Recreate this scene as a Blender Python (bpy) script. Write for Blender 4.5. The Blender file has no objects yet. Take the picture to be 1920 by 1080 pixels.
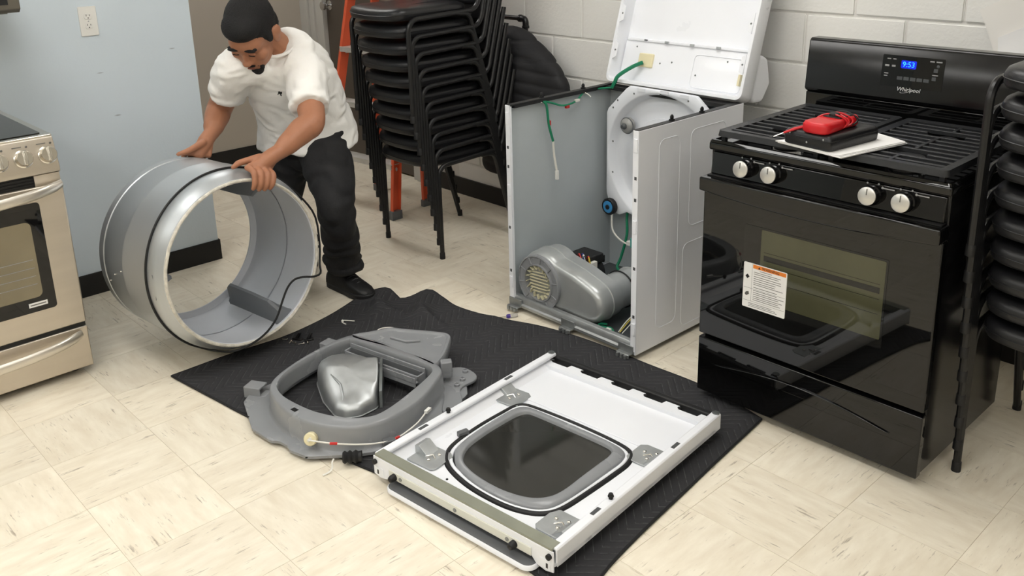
import bpy, bmesh, math, random
from mathutils import Vector, Matrix, noise as mnoise
PI = math.pi
random.seed(7)
scene = bpy.context.scene
COL = scene.collection

# ------------------------------------------------------------------ camera
def make_camera():
    F, h = 1724.06, 1.6238
    p, r, yaw = math.radians(16.898), math.radians(-1.463), math.radians(47.109)
    f = Vector((-math.sin(yaw)*math.cos(p), math.cos(yaw)*math.cos(p), -math.sin(p)))
    x = Vector((math.cos(yaw), math.sin(yaw), 0)); u = x.cross(f)
    xr = math.cos(r)*x + math.sin(r)*u; ur = -math.sin(r)*x + math.cos(r)*u
    M = Matrix(((xr.x, ur.x, -f.x, 0), (xr.y, ur.y, -f.y, 0), (xr.z, ur.z, -f.z, h), (0, 0, 0, 1)))
    c = bpy.data.cameras.new('camera'); o = bpy.data.objects.new('camera', c); COL.objects.link(o)
    o.matrix_world = M
    c.sensor_fit = 'HORIZONTAL'; c.sensor_width = 36; c.lens = F/1920*36
    c.shift_y = -188/1920; c.clip_start = .05
    scene.camera = o
make_camera()

# ------------------------------------------------------------------ world, lamps, exposure
w = bpy.data.worlds.new('world'); scene.world = w; w.use_nodes = True
w.node_tree.nodes['Background'].inputs[0].default_value = (1, .97, .93, 1)
w.node_tree.nodes['Background'].inputs[1].default_value = .05
vs = scene.view_settings
vs.view_transform = 'Standard'; vs.look = 'None'; vs.exposure = 0.32; vs.gamma = 1; vs.use_curve_mapping = False
LAMP_STRENGTH = 7.6
LAMPS = [(-3.0, .55), (-1.0, .55), (-3.0, -1.35), (-1.0, -1.35), (1.0, .55), (1.0, -1.35), (-1.9, 2.35), (-5.02, 2.55)]  # the last one is unseen, added to brighten the recess

# ------------------------------------------------------------------ helpers
def C(r, g, b, a=1):
    def l(v):
        v /= 255
        return v/12.92 if v <= .04045 else ((v+.055)/1.055)**2.4
    return (l(r), l(g), l(b), a)

MATS = {}
def mat(name, col, rough=.5, metal=0, var=.0, vscale=8, bump=0, bscale=60, coat=0, emis=None, estr=0, spec=.5, alpha=1, trans=0, stretch=None, aniso=0, ior=1.45):
    """Principled material with optional noise in value and relief."""
    m = bpy.data.materials.new(name); m.use_nodes = True
    nt = m.node_tree; b = nt.nodes['Principled BSDF']
    b.inputs['Base Color'].default_value = col; b.inputs['Roughness'].default_value = rough
    b.inputs['Metallic'].default_value = metal; b.inputs['Specular IOR Level'].default_value = spec
    b.inputs['Coat Weight'].default_value = coat; b.inputs['Coat Roughness'].default_value = .06
    b.inputs['Alpha'].default_value = alpha; b.inputs['Transmission Weight'].default_value = trans
    b.inputs['IOR'].default_value = ior
    if aniso: b.inputs['Anisotropic'].default_value = aniso
    if emis: b.inputs['Emission Color'].default_value = emis; b.inputs['Emission Strength'].default_value = estr
    tc = None
    if var or bump:
        tc = nt.nodes.new('ShaderNodeTexCoord'); mp = nt.nodes.new('ShaderNodeMapping')
        nt.links.new(tc.outputs['Object'], mp.inputs[0])
        if stretch: mp.inputs['Scale'].default_value = stretch
    if var:
        n = nt.nodes.new('ShaderNodeTexNoise'); n.inputs['Scale'].default_value = vscale; n.inputs['Detail'].default_value = 5
        nt.links.new(mp.outputs[0], n.inputs['Vector'])
        mr = nt.nodes.new('ShaderNodeMapRange'); mr.inputs[1].default_value = .3; mr.inputs[2].default_value = .7
        mr.inputs[3].default_value = 1-var; mr.inputs[4].default_value = 1+var
        nt.links.new(n.outputs[0], mr.inputs[0])
        hs = nt.nodes.new('ShaderNodeHueSaturation'); hs.inputs['Color'].default_value = col
        nt.links.new(mr.outputs[0], hs.inputs['Value']); nt.links.new(hs.outputs[0], b.inputs['Base Color'])
        mr2 = nt.nodes.new('ShaderNodeMapRange'); mr2.inputs[1].default_value = .3; mr2.inputs[2].default_value = .7
        mr2.inputs[3].default_value = max(.02, rough*.85); mr2.inputs[4].default_value = min(1, rough*1.15)
        nt.links.new(n.outputs[0], mr2.inputs[0]); nt.links.new(mr2.outputs[0], b.inputs['Roughness'])
    if bump:
        n2 = nt.nodes.new('ShaderNodeTexNoise'); n2.inputs['Scale'].default_value = bscale; n2.inputs['Detail'].default_value = 3
        nt.links.new(mp.outputs[0], n2.inputs['Vector'])
        bp = nt.nodes.new('ShaderNodeBump'); bp.inputs['Strength'].default_value = bump; bp.inputs['Distance'].default_value = .01
        nt.links.new(n2.outputs[0], bp.inputs['Height']); nt.links.new(bp.outputs[0], b.inputs['Normal'])
    MATS[name] = m
    return m

class MB:
    """collects geometry for one mesh"""
    def __init__(s): s.v = []; s.f = []; s.m = []; s.mi = 0
    def add(s, vs_, fs):
        k = len(s.v); s.v += [tuple(v) for v in vs_]; s.f += [tuple(i+k for i in f) for f in fs]; s.m += [s.mi]*len(fs); return s
    def box(s, x0, x1, y0, y1, z0, z1):
        return s.add([(x0,y0,z0),(x1,y0,z0),(x1,y1,z0),(x0,y1,z0),(x0,y0,z1),(x1,y0,z1),(x1,y1,z1),(x0,y1,z1)],
                     [(0,3,2,1),(4,5,6,7),(0,1,5,4),(1,2,6,5),(2,3,7,6),(3,0,4,7)])
    def tube(s, path, r, n=8, closed=False, caps=True, flat=1.0, up=None):
        P = [Vector(p) for p in path]; N = len(P); R = r if isinstance(r, (list, tuple)) else [r]*N
        T = []
        for i in range(N):
            a = P[(i-1) % N] if (closed or i > 0) else P[i]; b = P[(i+1) % N] if (closed or i < N-1) else P[i]
            t = (b-a); T.append(t.normalized() if t.length > 1e-9 else Vector((0,0,1)))
        u = Vector(up) if up else (Vector((0,0,1)) if abs(T[0].z) < .9 else Vector((1,0,0)))
        vs_ = []; 
        for i in range(N):
            t = T[i]; u = u - u.dot(t)*t
            if u.length < 1e-6: u = t.orthogonal()
            u.normalize(); w_ = t.cross(u)
            for k in range(n):
                a = 2*PI*k/n
                vs_.append(P[i] + R[i]*(math.cos(a)*u*flat + math.sin(a)*w_))
        fs = []
        for i in range(N if closed else N-1):
            j = (i+1) % N
            for k in range(n):
                l = (k+1) % n
                fs.append((i*n+k, i*n+l, j*n+l, j*n+k))
        if caps and not closed:
            fs.append(tuple(range(n-1, -1, -1))); fs.append(tuple((N-1)*n+k for k in range(n)))
        return s.add(vs_, fs)
    def lathe(s, prof, n=32, M=None, cap0=True, cap1=True):
        """prof: (r, z) list around local z"""
        vs_ = []; fs = []
        for (r, z) in prof:
            for k in range(n):
                a = 2*PI*k/n; vs_.append(Vector((r*math.cos(a), r*math.sin(a), z)))
        for i in range(len(prof)-1):
            for k in range(n):
                l = (k+1) % n; fs.append((i*n+k, i*n+l, (i+1)*n+l, (i+1)*n+k))
        if cap0: fs.append(tuple(range(n-1, -1, -1)))
        if cap1: fs.append(tuple((len(prof)-1)*n+k for k in range(n)))
        if M is not None: vs_ = [M @ v for v in vs_]
        return s.add(vs_, fs)
    def prism(s, poly, z0, z1, M=None):
        n = len(poly); vs_ = [Vector((p[0], p[1], z0)) for p in poly]+[Vector((p[0], p[1], z1)) for p in poly]
        fs = [tuple(range(n-1, -1, -1)), tuple(range(n, 2*n))]+[(i, (i+1) % n, n+(i+1) % n, n+i) for i in range(n)]
        if M is not None: vs_ = [M @ v for v in vs_]
        return s.add(vs_, fs)
    def loft(s, loops, cap0=False, cap1=False, closed=True, ring=False):
        n = len(loops[0]); vs_ = [v for l in loops for v in l]; fs = []
        L = len(loops)
        for i in range(L if ring else L-1):
            j = (i+1) % L
            for k in range(n if closed else n-1):
                l = (k+1) % n; fs.append((i*n+k, i*n+l, j*n+l, j*n+k))
        if cap0: fs.append(tuple(range(n-1, -1, -1)))
        if cap1: fs.append(tuple((L-1)*n+k for k in range(n)))
        return s.add(vs_, fs)
    def ell(s, c, r, nu=16, nv=10, M=None):
        prof = []
        vs_ = [Vector((0,0,-1))]; fs = []
        for i in range(1, nv):
            t = -PI/2+PI*i/nv
            for k in range(nu): a = 2*PI*k/nu; vs_.append(Vector((math.cos(t)*math.cos(a), math.cos(t)*math.sin(a), math.sin(t))))
        vs_.append(Vector((0,0,1))); top = len(vs_)-1
        for k in range(nu):
            l = (k+1) % nu
            fs.append((0, 1+l, 1+k)); fs.append((top, top-nu+k, top-nu+l))
            for i in range(nv-2): a = 1+i*nu; fs.append((a+k, a+l, a+nu+l, a+nu+k))
        out = []
        for v in vs_:
            q = Vector((v.x*r[0], v.y*r[1], v.z*r[2]))
            if M is not None: q = M @ q
            out.append(q+Vector(c))
        return s.add(out, fs)
    def xf(s, M):
        s.v = [tuple(M @ Vector(v)) for v in s.v]; return s
    def mesh(s, name, ang=35):
        me = bpy.data.meshes.new(name); me.from_pydata(s.v, [], s.f); me.update()
        bm = bmesh.new(); bm.from_mesh(me); bmesh.ops.recalc_face_normals(bm, faces=bm.faces); bm.to_mesh(me); bm.free()
        if any(s.m): me.polygons.foreach_set('material_index', s.m)
        me.polygons.foreach_set('use_smooth', [True]*len(me.polygons))
        me.set_sharp_from_angle(angle=math.radians(ang)); me.update()
        return me
    def build(s, name, m, parent=None, bevel=0, seg=2, sub=0, ang=35):
        return link(name, s.mesh(name, ang), m, parent, bevel, seg, sub)

def link(name, me, m, parent=None, bevel=0, seg=2, sub=0):
    ms = m if isinstance(m, (list, tuple)) else [m]
    if not me.materials:
        for q in ms: me.materials.append(MATS[q] if isinstance(q, str) else q)
    o = bpy.data.objects.new(name, me); COL.objects.link(o)
    if parent: o.parent = parent
    if bevel:
        b = o.modifiers.new('bevel', 'BEVEL'); b.width = bevel; b.segments = seg; b.limit_method = 'ANGLE'; b.angle_limit = math.radians(40); b.harden_normals = False
    if sub:
        q = o.modifiers.new('sub', 'SUBSURF'); q.levels = sub; q.render_levels = sub
    return o

def tag(o, label=None, cat=None, group=None, kind=None):
    if label: o['label'] = label
    if cat: o['category'] = cat
    if group: o['group'] = group
    if kind: o['kind'] = kind
    return o
def thing(name, label, cat, loc=(0,0,0), rz=0, group=None):
    o = bpy.data.objects.new(name, None); COL.objects.link(o); o.location = loc; o.rotation_euler = (0,0,rz)
    o.empty_display_size = .05
    return tag(o, label, cat, group)
def copy_tree(o, parent=None):
    c = o.copy(); COL.objects.link(c)
    if parent: c.parent = parent
    for ch in list(o.children): copy_tree(ch, c)
    return c
def catmull(pts, per=8, closed=True):
    P = [Vector(p) for p in pts]; n = len(P); out = []
    for i in range(n if closed else n-1):
        p0 = P[(i-1) % n] if closed or i > 0 else P[0]; p1 = P[i]; p2 = P[(i+1) % n]; p3 = P[(i+2) % n] if closed or i < n-2 else P[-1]
        for k in range(per):
            t = k/per
            out.append(.5*((2*p1)+(-p0+p2)*t+(2*p0-5*p1+4*p2-p3)*t*t+(-p0+3*p1-3*p2+p3)*t**3))
    if not closed: out.append(P[-1])
    return out
def fillet(pts, r, seg=5, closed=False):
    """polyline with rounded corners"""
    P = [Vector(p) for p in pts]; n = len(P); out = []
    for i in range(n):
        if not closed and i in (0, n-1): out.append(P[i]); continue
        a, b, c = P[i-1], P[i], P[(i+1) % n]
        d1 = (a-b); d2 = (c-b); l1, l2 = d1.length, d2.length; d1.normalize(); d2.normalize()
        ang = d1.angle(d2)
        rr = r[i] if isinstance(r, (list, tuple)) else r
        if ang > PI-.02 or rr <= 0: out.append(b); continue
        t = min(rr/math.tan(ang/2), l1*.49, l2*.49); rr = t*math.tan(ang/2)
        cen = b+(d1+d2).normalized()*(rr/math.sin(ang/2)); s_ = b+d1*t-cen; e_ = b+d2*t-cen
        for k in range(seg+1):
            out.append(cen + rr*s_.slerp(e_, k/seg) if s_.angle(e_) > 1e-4 else b)
    return out
def rrect(x0, x1, y0, y1, r, seg=5):
    out = []
    for (cx, cy, a0) in ((x1-r, y1-r, 0), (x0+r, y1-r, PI/2), (x0+r, y0+r, PI), (x1-r, y0+r, 1.5*PI)):
        for k in range(seg+1): a = a0+PI/2*k/seg; out.append((cx+r*math.cos(a), cy+r*math.sin(a)))
    return out
def byangle(loop, cen, n=96):
    """resample closed loop as n points by angle around cen (2-D, star-shaped)"""
    L = [(p[0]-cen[0], p[1]-cen[1]) for p in loop]; out = []
    for k in range(n):
        a = 2*PI*k/n; d = (math.cos(a), math.sin(a)); best = 0
        for i in range(len(L)):
            p, q = L[i], L[(i+1) % len(L)]; ex, ey = q[0]-p[0], q[1]-p[1]
            den = d[0]*ey-d[1]*ex
            if abs(den) < 1e-12: continue
            t = (p[0]*ey-p[1]*ex)/den; s_ = (p[0]*d[1]-p[1]*d[0])/den
            if t > 0 and -1e-6 <= s_ <= 1+1e-6: best = max(best, t)
        out.append((cen[0]+best*d[0], cen[1]+best*d[1]))
    return out
def zl(loop, z): return [Vector((p[0], p[1], z)) for p in loop]
def inset(loop, d):
    """move a 2-D closed ccw loop inwards by d"""
    n = len(loop); out = []
    for i in range(n):
        a, b, c = Vector(loop[i-1][:2]), Vector(loop[i][:2]), Vector(loop[(i+1) % n][:2])
        t = (c-a); 
        t = t.normalized() if t.length > 1e-9 else Vector((1,0)); nrm = Vector((-t.y, t.x)); q = b+nrm*d; out.append((q.x, q.y))
    return out
def text_mesh(name, body, size, M, m, parent, depth=.0006, align='CENTER', shear=0):
    cu = bpy.data.curves.new(name, 'FONT'); cu.body = body; cu.size = size; cu.extrude = depth; cu.align_x = align; cu.align_y = 'CENTER'; cu.shear = shear
    cu.resolution_u = 2
    t = bpy.data.objects.new(name+'_tmp', cu); COL.objects.link(t)
    dg = bpy.context.evaluated_depsgraph_get(); me = bpy.data.meshes.new_from_object(t.evaluated_get(dg)); bpy.data.objects.remove(t); bpy.data.curves.remove(cu)
    me.transform(M); me.name = name
    return link(name, me, m, parent)
ORD = ['', 'second', 'third', 'fourth', 'fifth', 'sixth', 'seventh', 'eighth', 'ninth', 'tenth', 'eleventh', 'twelfth']

# ------------------------------------------------------------------ materials
mat('white_enamel', C(236,238,243), .32, var=.015, vscale=5, coat=.2)
mat('white_plastic', C(228,227,222), .4)
mat('cream_plastic', C(226,216,178), .45)
mat('white_bulkhead', C(226,229,235), .35, var=.015, vscale=5)
mat('grey_inner', C(176,183,186), .42, var=.04, vscale=4)
mat('galvanized', C(180,183,184), .42, .75, var=.07, vscale=30)
mat('galv_dark', C(120,124,124), .42, .8, var=.12, vscale=30)
mat('brushed_steel', C(202,193,180), .36, .88, var=.05, vscale=20, stretch=(1,.05,1), bump=.02, bscale=200)
mat('steel_bright', C(220,216,208), .2, 1)
mat('steel_satin', C(214,208,198), .32, .9)
mat('drum_outer', C(192,196,199), .4, .75)
mat('drum_inner', C(206,209,215), .4, .2, var=.04, vscale=5)
mat('drum_rim', C(220,222,224), .38, .7)
mat('felt', C(205,200,188), .95, var=.18, vscale=60, bump=.3, bscale=200)
mat('baffle', C(112,115,119), .55)
mat('black_rubber', C(22,22,23), .55)
mat('black_gloss', C(11,11,11), .025, spec=.55)
mat('black_enamel', C(15,15,16), .18, spec=.5, var=.05)
mat('black_matte', C(24,24,25), .5)
mat('cast_iron', C(38,39,41), .42, var=.1, vscale=60, bump=.1, bscale=300)
mat('vinyl', C(26,26,28), .36, bump=.06, bscale=180, var=.06)
mat('black_tube', C(22,22,23), .34)
mat('grey_plastic', C(138,140,143), .25, var=.03, vscale=10)
mat('grey_plastic_dark', C(96,98,100), .4)
mat('knob_face', C(205,203,198), .3, .6)
mat('oven_glass', C(70,70,52), .03, spec=.5, var=.18, vscale=4)
mat('tint_glass', C(46,46,43), .05)
mat('paper', C(238,237,236), .7, var=.01)
mat('plastic_film', C(240,237,232), .5)
mat('orange_fiberglass', C(214,92,58), .45, var=.08, vscale=12)
mat('aluminium', C(206,204,199), .4, .4, var=.1, vscale=25)
mat('red_plastic', C(198,28,36), .35)
mat('nylon_black', C(24,24,27), .68, bump=.25, bscale=28, var=.15, vscale=12)
mat('wire_green', C(22,120,86), .45)
mat('wire_white', C(222,220,212), .45)
mat('wire_red', C(190,40,36), .45)
mat('wire_yellow', C(206,184,70), .45)
mat('wire_black', C(20,20,20), .45)
mat('wire_blue', C(50,70,150), .45)
mat('roller_blue', C(62,142,200), .4)
mat('purple_plastic', C(60,40,130), .35)
mat('clear_plastic', C(235,235,235), .12, trans=.8)
mat('fan_cream', C(214,208,176), .5)
mat('motor_dark', C(45,46,48), .45, .4)
mat('copper', C(170,100,60), .4, .8)
mat('blanket_edge', C(26,26,28), .85)
mat('skin', C(164,112,84), .5, var=.06, vscale=18)
mat('lips', C(138,84,72), .5)
mat('shirt_white', C(236,234,230), .85, bump=.08, bscale=120)
mat('trouser_black', C(27,27,29), .8, bump=.12, bscale=90, var=.12, vscale=14)
mat('hair_black', C(13,12,13), .75, bump=.5, bscale=260)
mat('shoe_black', C(17,17,18), .5, bump=.1, bscale=80)
mat('sole_black', C(26,26,27), .6)
mat('eye_white', C(225,222,216), .25)
mat('eye_dark', C(20,14,10), .2)
mat('wall_white', C(222,219,211), .5)
mat('ceiling_white', C(228,226,220), .8)
mat('lamp_diffuser', C(255,252,245), .5, emis=(1, .985, .955, 1), estr=LAMP_STRENGTH)
mat('lamp_frame', C(220,220,218), .5)
mat('label_white', C(232,231,228), .4)
mat('label_orange', C(222,126,46), .4)
mat('label_ink', C(96,94,90), .5)
mat('label_black', C(18,18,18), .5)
mat('display_blue', C(20,60,220), .3, emis=C(30,110,255), estr=4)
mat('display_glow', C(4,10,60), .3, emis=C(6,30,190), estr=1.2)
mat('print_grey', C(150,150,150), .5)
mat('key_grey', C(74,76,78), .4)
mat('logo_silver', C(225,225,225), .3, .3)
mat('door_brown', C(82,74,66), .5, var=.06, vscale=6)
mat('frame_grey', C(186,184,178), .45)
mat('beige_paint', C(178,170,158), .6)
mat('cove_black', C(20,20,21), .45)
mat('chrome', C(215,215,215), .12, 1)
# ------------------------------------------------------------------ setting materials
def N(nt, t, **kw):
    n = nt.nodes.new(t)
    for k, v in kw.items():
        if k.startswith('i_'): n.inputs[k[2:].replace('_', ' ')].default_value = v
        else: setattr(n, k, v)
    return n
def tile_material():
    m = bpy.data.materials.new('vinyl_tile'); m.use_nodes = True; nt = m.node_tree; b = nt.nodes['Principled BSDF']; L = nt.links.new
    tc = N(nt, 'ShaderNodeTexCoord'); oi = N(nt, 'ShaderNodeObjectInfo')
    off = N(nt, 'ShaderNodeMath', operation='MULTIPLY'); off.inputs[1].default_value = 37.0; L(oi.outputs['Random'], off.inputs[0])
    def stretched(sx, sy, scale, detail, rough=.6):
        mp = N(nt, 'ShaderNodeMapping'); mp.inputs['Scale'].default_value = (sx, sy, 1); L(tc.outputs['Object'], mp.inputs[0])
        n = N(nt, 'ShaderNodeTexNoise', noise_dimensions='4D'); n.inputs['Scale'].default_value = scale; n.inputs['Detail'].default_value = detail; n.inputs['Roughness'].default_value = rough
        L(mp.outputs[0], n.inputs['Vector']); L(off.outputs[0], n.inputs['W']); return n
    soft = stretched(2.2, 9, 3, 4)
    fleck = stretched(6, 62, 2.2, 4, .7)
    where = stretched(5, 9, 2, 3)
    cloud = stretched(1, 1, 3.2, 3)
    r1 = N(nt, 'ShaderNodeValToRGB'); r1.color_ramp.elements[0].position = .3; r1.color_ramp.elements[0].color = C(224,213,192); r1.color_ramp.elements[1].position = .66; r1.color_ramp.elements[1].color = C(240,232,214)
    L(soft.outputs[0], r1.inputs[0])
    # fine dark flecks that follow the streaks, in loose clusters
    add = N(nt, 'ShaderNodeMath', operation='MULTIPLY_ADD'); L(where.outputs[0], add.inputs[0]); add.inputs[1].default_value = .55; L(fleck.outputs[0], add.inputs[2])
    r2 = N(nt, 'ShaderNodeValToRGB'); e = r2.color_ramp.elements; e[0].position = .96; e[0].color = (0,0,0,1); e[1].position = 1.06; e[1].color = (1,1,1,1)
    sub = N(nt, 'ShaderNodeMapRange'); sub.inputs[1].default_value = .89; sub.inputs[2].default_value = 1.0; sub.inputs[4].default_value = .66; L(add.outputs[0], sub.inputs[0])
    mx = N(nt, 'ShaderNodeMix', data_type='RGBA'); L(sub.outputs[0], mx.inputs['Factor']); L(r1.outputs[0], mx.inputs['A']); mx.inputs['B'].default_value = C(128,112,90)
    hs = N(nt, 'ShaderNodeHueSaturation'); L(mx.outputs['Result'], hs.inputs['Color'])
    mr = N(nt, 'ShaderNodeMapRange'); mr.inputs[3].default_value = .955; mr.inputs[4].default_value = 1.03; L(oi.outputs['Random'], mr.inputs[0]); L(mr.outputs[0], hs.inputs['Value'])
    L(hs.outputs[0], b.inputs['Base Color'])
    rr = N(nt, 'ShaderNodeMapRange'); rr.inputs[1].default_value = .3; rr.inputs[2].default_value = .7; rr.inputs[3].default_value = .3; rr.inputs[4].default_value = .46; L(cloud.outputs[0], rr.inputs[0]); L(rr.outputs[0], b.inputs['Roughness'])
    bp = N(nt, 'ShaderNodeBump'); bp.inputs['Strength'].default_value = .06; bp.inputs['Distance'].default_value = .003; L(cloud.outputs[0], bp.inputs['Height']); L(bp.outputs[0], b.inputs['Normal'])
    MATS['vinyl_tile'] = m
tile_material()
mat('tile_joint', C(196,180,152), .8)
mat('block_paint', C(236,235,231), .5, bump=.16, bscale=60, var=.02, vscale=3)
mat('mortar_paint', C(224,222,217), .6)

def blue_material():
    m = mat('blue_paint', C(208,219,227), .5, var=.02, vscale=2, bump=.05, bscale=90)
    nt = m.node_tree; L = nt.links.new; b = nt.nodes['Principled BSDF']
    src = b.inputs['Base Color'].links[0].from_socket
    tc = [n for n in nt.nodes if n.type == 'TEX_COORD'][0]
    prev = src
    for (y, z, sy, sz) in ((1.735, 1.052, 60, 260), (1.452, .79, 55, 200), (1.405, .985, 60, 300)):   # scuffs on the paint
        mp = N(nt, 'ShaderNodeMapping'); mp.vector_type = 'POINT'; mp.inputs['Location'].default_value = (0, -y*sy, -z*sz); mp.inputs['Scale'].default_value = (0, sy, sz)
        L(tc.outputs['Object'], mp.inputs[0]); ln = N(nt, 'ShaderNodeVectorMath', operation='LENGTH'); L(mp.outputs[0], ln.inputs[0])
        mr = N(nt, 'ShaderNodeMapRange'); mr.inputs[1].default_value = .3; mr.inputs[2].default_value = 1; mr.inputs[3].default_value = .55; mr.inputs[4].default_value = 0; L(ln.outputs['Value'], mr.inputs[0])
        mx = N(nt, 'ShaderNodeMix', data_type='RGBA'); L(mr.outputs[0], mx.inputs['Factor']); L(prev, mx.inputs['A']); mx.inputs['B'].default_value = C(110,112,118); prev = mx.outputs['Result']
    L(prev, b.inputs['Base Color'])
blue_material()

# ------------------------------------------------------------------ floor of vinyl tiles
def build_floor():
    fl = MB().box(-6.0, 2.4, -3.8, 3.6, -.06, -.0012).build('floor', 'tile_joint'); tag(fl, 'cream vinyl tile floor with brown streaks', None, kind='structure')
    s = .3048; g = .0005
    me = MB().box(-s/2+g, s/2-g, -s/2+g, s/2-g, -.003, 0).mesh('floor_tile')
    u, v = -2.8141, .6324; done = set()
    for j in range(-10, 12):
        for i in range(-3, 9):
            x = u+(j+.5)*s; y = v+(i+.5)*s
            if y > 3.42 or x < -5.9 : continue
            if y < .2 and x < -2.6: continue
            o = link('floor_tile', me, 'vinyl_tile', fl); o.location = (x, y, 0)
            if (i+j) % 2 == 0: o.rotation_euler.z = PI/2
            done.add((i, j))
    # the same tiling goes on out of view
    rest = MB()
    for j in range(-10, 18):
        for i in range(-14, 10):
            x = u+(j+.5)*s; y = v+(i+.5)*s
            if (i, j) in done or not (-5.9 < x < 2.3 and -3.7 < y < 3.5): continue
            rest.box(x-s/2+g, x+s/2-g, y-s/2+g, y+s/2-g, -.003, 0)
    tag(rest.build('floor_tiles', 'vinyl_tile', fl), None, None, kind='stuff')
build_floor()

# ------------------------------------------------------------------ walls
def build_walls():
    H = 2.7
    o = MB().box(-4.235, -4.115, -3.8, 1.84, 0, H).build('wall_left', 'blue_paint'); tag(o, 'pale blue painted wall behind the steel stove', None, kind='structure')
    m = MB(); m.box(-4.115, -4.107, -3.8, 1.848, 0, .102); m.box(-4.243, -4.115, 1.84, 1.848, 0, .102); m.box(-4.243, -4.235, 1.2, 1.84, 0, .102)
    tag(m.build('baseboard_left', 'cove_black', bevel=.002), 'black vinyl cove base along the blue wall', None, kind='structure')
    # block wall: every course and block
    bw = MB().box(-4.40, 2.4, 3.364, 3.56, 0, H).build('wall_back', 'mortar_paint'); tag(bw, 'white painted concrete block wall', None, kind='structure')
    mes = []
    for k in range(4):
        b = MB(); b.box(-.1965, .1965, 0, .03, .0035, .1965); me = b.mesh('wall_block')
        bmm = bmesh.new(); bmm.from_mesh(me); bmesh.ops.bevel(bmm, geom=[e for e in bmm.edges], offset=.0045, segments=2, affect='EDGES'); bmm.to_mesh(me); bmm.free()
        rnd = random.Random(k)
        for vv in me.vertices:
            if vv.co.y < .01: vv.co.y += rnd.uniform(-.0008, .0008); vv.co.z += rnd.uniform(-.001, .001)
        me.polygons.foreach_set('use_smooth', [True]*len(me.polygons)); me.set_sharp_from_angle(angle=math.radians(50))
        mes.append(me)
    half = MB().box(-.0965, .0965, 0, .03, .0035, .1965).mesh('wall_block_half')
    for row in range(13):
        j0 = -3.48 if row % 2 else -3.28
        for k in range(-3, 11):
            x = j0+.4*k+.2
            if x-.2 < -4.41 or x > 1.2: continue
            o = link('wall_block', mes[(row*5+k*3) % 4], 'block_paint', bw); o.location = (x, 3.357+random.uniform(0, .0016), row*.2)
    m = MB().box(-4.395, 2.4, 3.346, 3.358, 0, .102); tag(m.build('baseboard_back', 'cove_black', bevel=.002), 'black vinyl cove base along the block wall', None, kind='structure')
    # beyond the blue wall: beige wall, door
    tag(MB().box(-5.86, -5.74, .2, 3.56, 0, H).build('wall_alcove', 'beige_paint'), 'beige grey wall in the recess behind the man', None, kind='structure')
    tag(MB().box(-5.74, -5.732, .2, 3.33, 0, .102).build('baseboard_alcove', 'cove_black', bevel=.002), 'black vinyl cove base on the beige wall', None, kind='structure')
    tag(MB().box(-5.74, -4.235, .2, .3, 0, H).build('wall_recess_end', 'beige_paint'), None, None, kind='structure')
    tag(MB().box(-5.74, -4.40, 3.42, 3.56, 0, H).build('wall_door_side', 'beige_paint'), None, None, kind='structure')
    d = MB().box(-5.42, -4.51, 3.375, 3.415, .008, 2.05).build('door_1', 'door_brown', bevel=.003); tag(d, 'dark brown door half hidden by the ladder', None, kind='structure')
    kn = MB(); Mk = Matrix.Translation((-5.375, 3.376, 1.035)) @ Matrix.Rotation(PI/2, 4, 'X')
    kn.lathe([(.032, 0), (.032, .004), (.012, .008), (.012, .03), (.024, .038), (.03, .05), (.028, .062), (.015, .068)], 20, Mk).build('door_knob', 'chrome', d)
    f = MB()
    for (x0, x1, y0) in ((-5.74, -5.64, 3.36), (-5.64, -5.60, 3.335), (-5.60, -5.55, 3.35), (-5.55, -5.51, 3.33), (-5.51, -5.425, 3.345)): f.box(x0, x1, y0, 3.42, 0, 2.12)
    f.box(-4.505, -4.46, 3.345, 3.42, 0, 2.12); f.box(-4.46, -4.40, 3.335, 3.42, 0, 2.12); f.box(-5.425, -4.505, 3.34, 3.42, 2.055, 2.12)
    tag(f.build('trim_1', 'frame_grey', bevel=.002), 'pale grey moulded door frame', None, kind='structure')
    tag(MB().box(2.4, 2.52, -3.8, 3.56, 0, H).build('wall_right', 'wall_white'), None, None, kind='structure')
    tag(MB().box(-4.235, 2.52, -3.92, -3.8, 0, H).build('wall_front', 'wall_white'), None, None, kind='structure')
    tag(MB().box(-5.86, 2.52, -3.92, 3.56, H, H+.1).build('ceiling', 'ceiling_white'), None, None, kind='structure')
build_walls()

def build_lamps():
    names = ['over the steel stove', 'over the dryer panel', 'behind the camera near the steel stove', 'behind the camera in the middle', 'near the right wall', 'in the far right corner', 'over the dryer cabinet', 'added out of view to brighten the recess by the brown door']
    for k, (x, y) in enumerate(LAMPS):
        t = thing('ceiling_light', 'white fluorescent ceiling light '+names[k], 'ceiling light', (x, y, 2.7), 0, 'ceiling lights')
        fr = MB(); fr.box(-.62, .62, -.32, -.29, -.03, 0); fr.box(-.62, .62, .29, .32, -.03, 0); fr.box(-.62, -.59, -.29, .29, -.03, 0); fr.box(.59, .62, -.29, .29, -.03, 0)
        fr.build('light_frame', 'lamp_frame', t); MB().box(-.59, .59, -.29, .29, -.02, -.005).build('diffuser', 'lamp_diffuser', t)
build_lamps()

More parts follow.
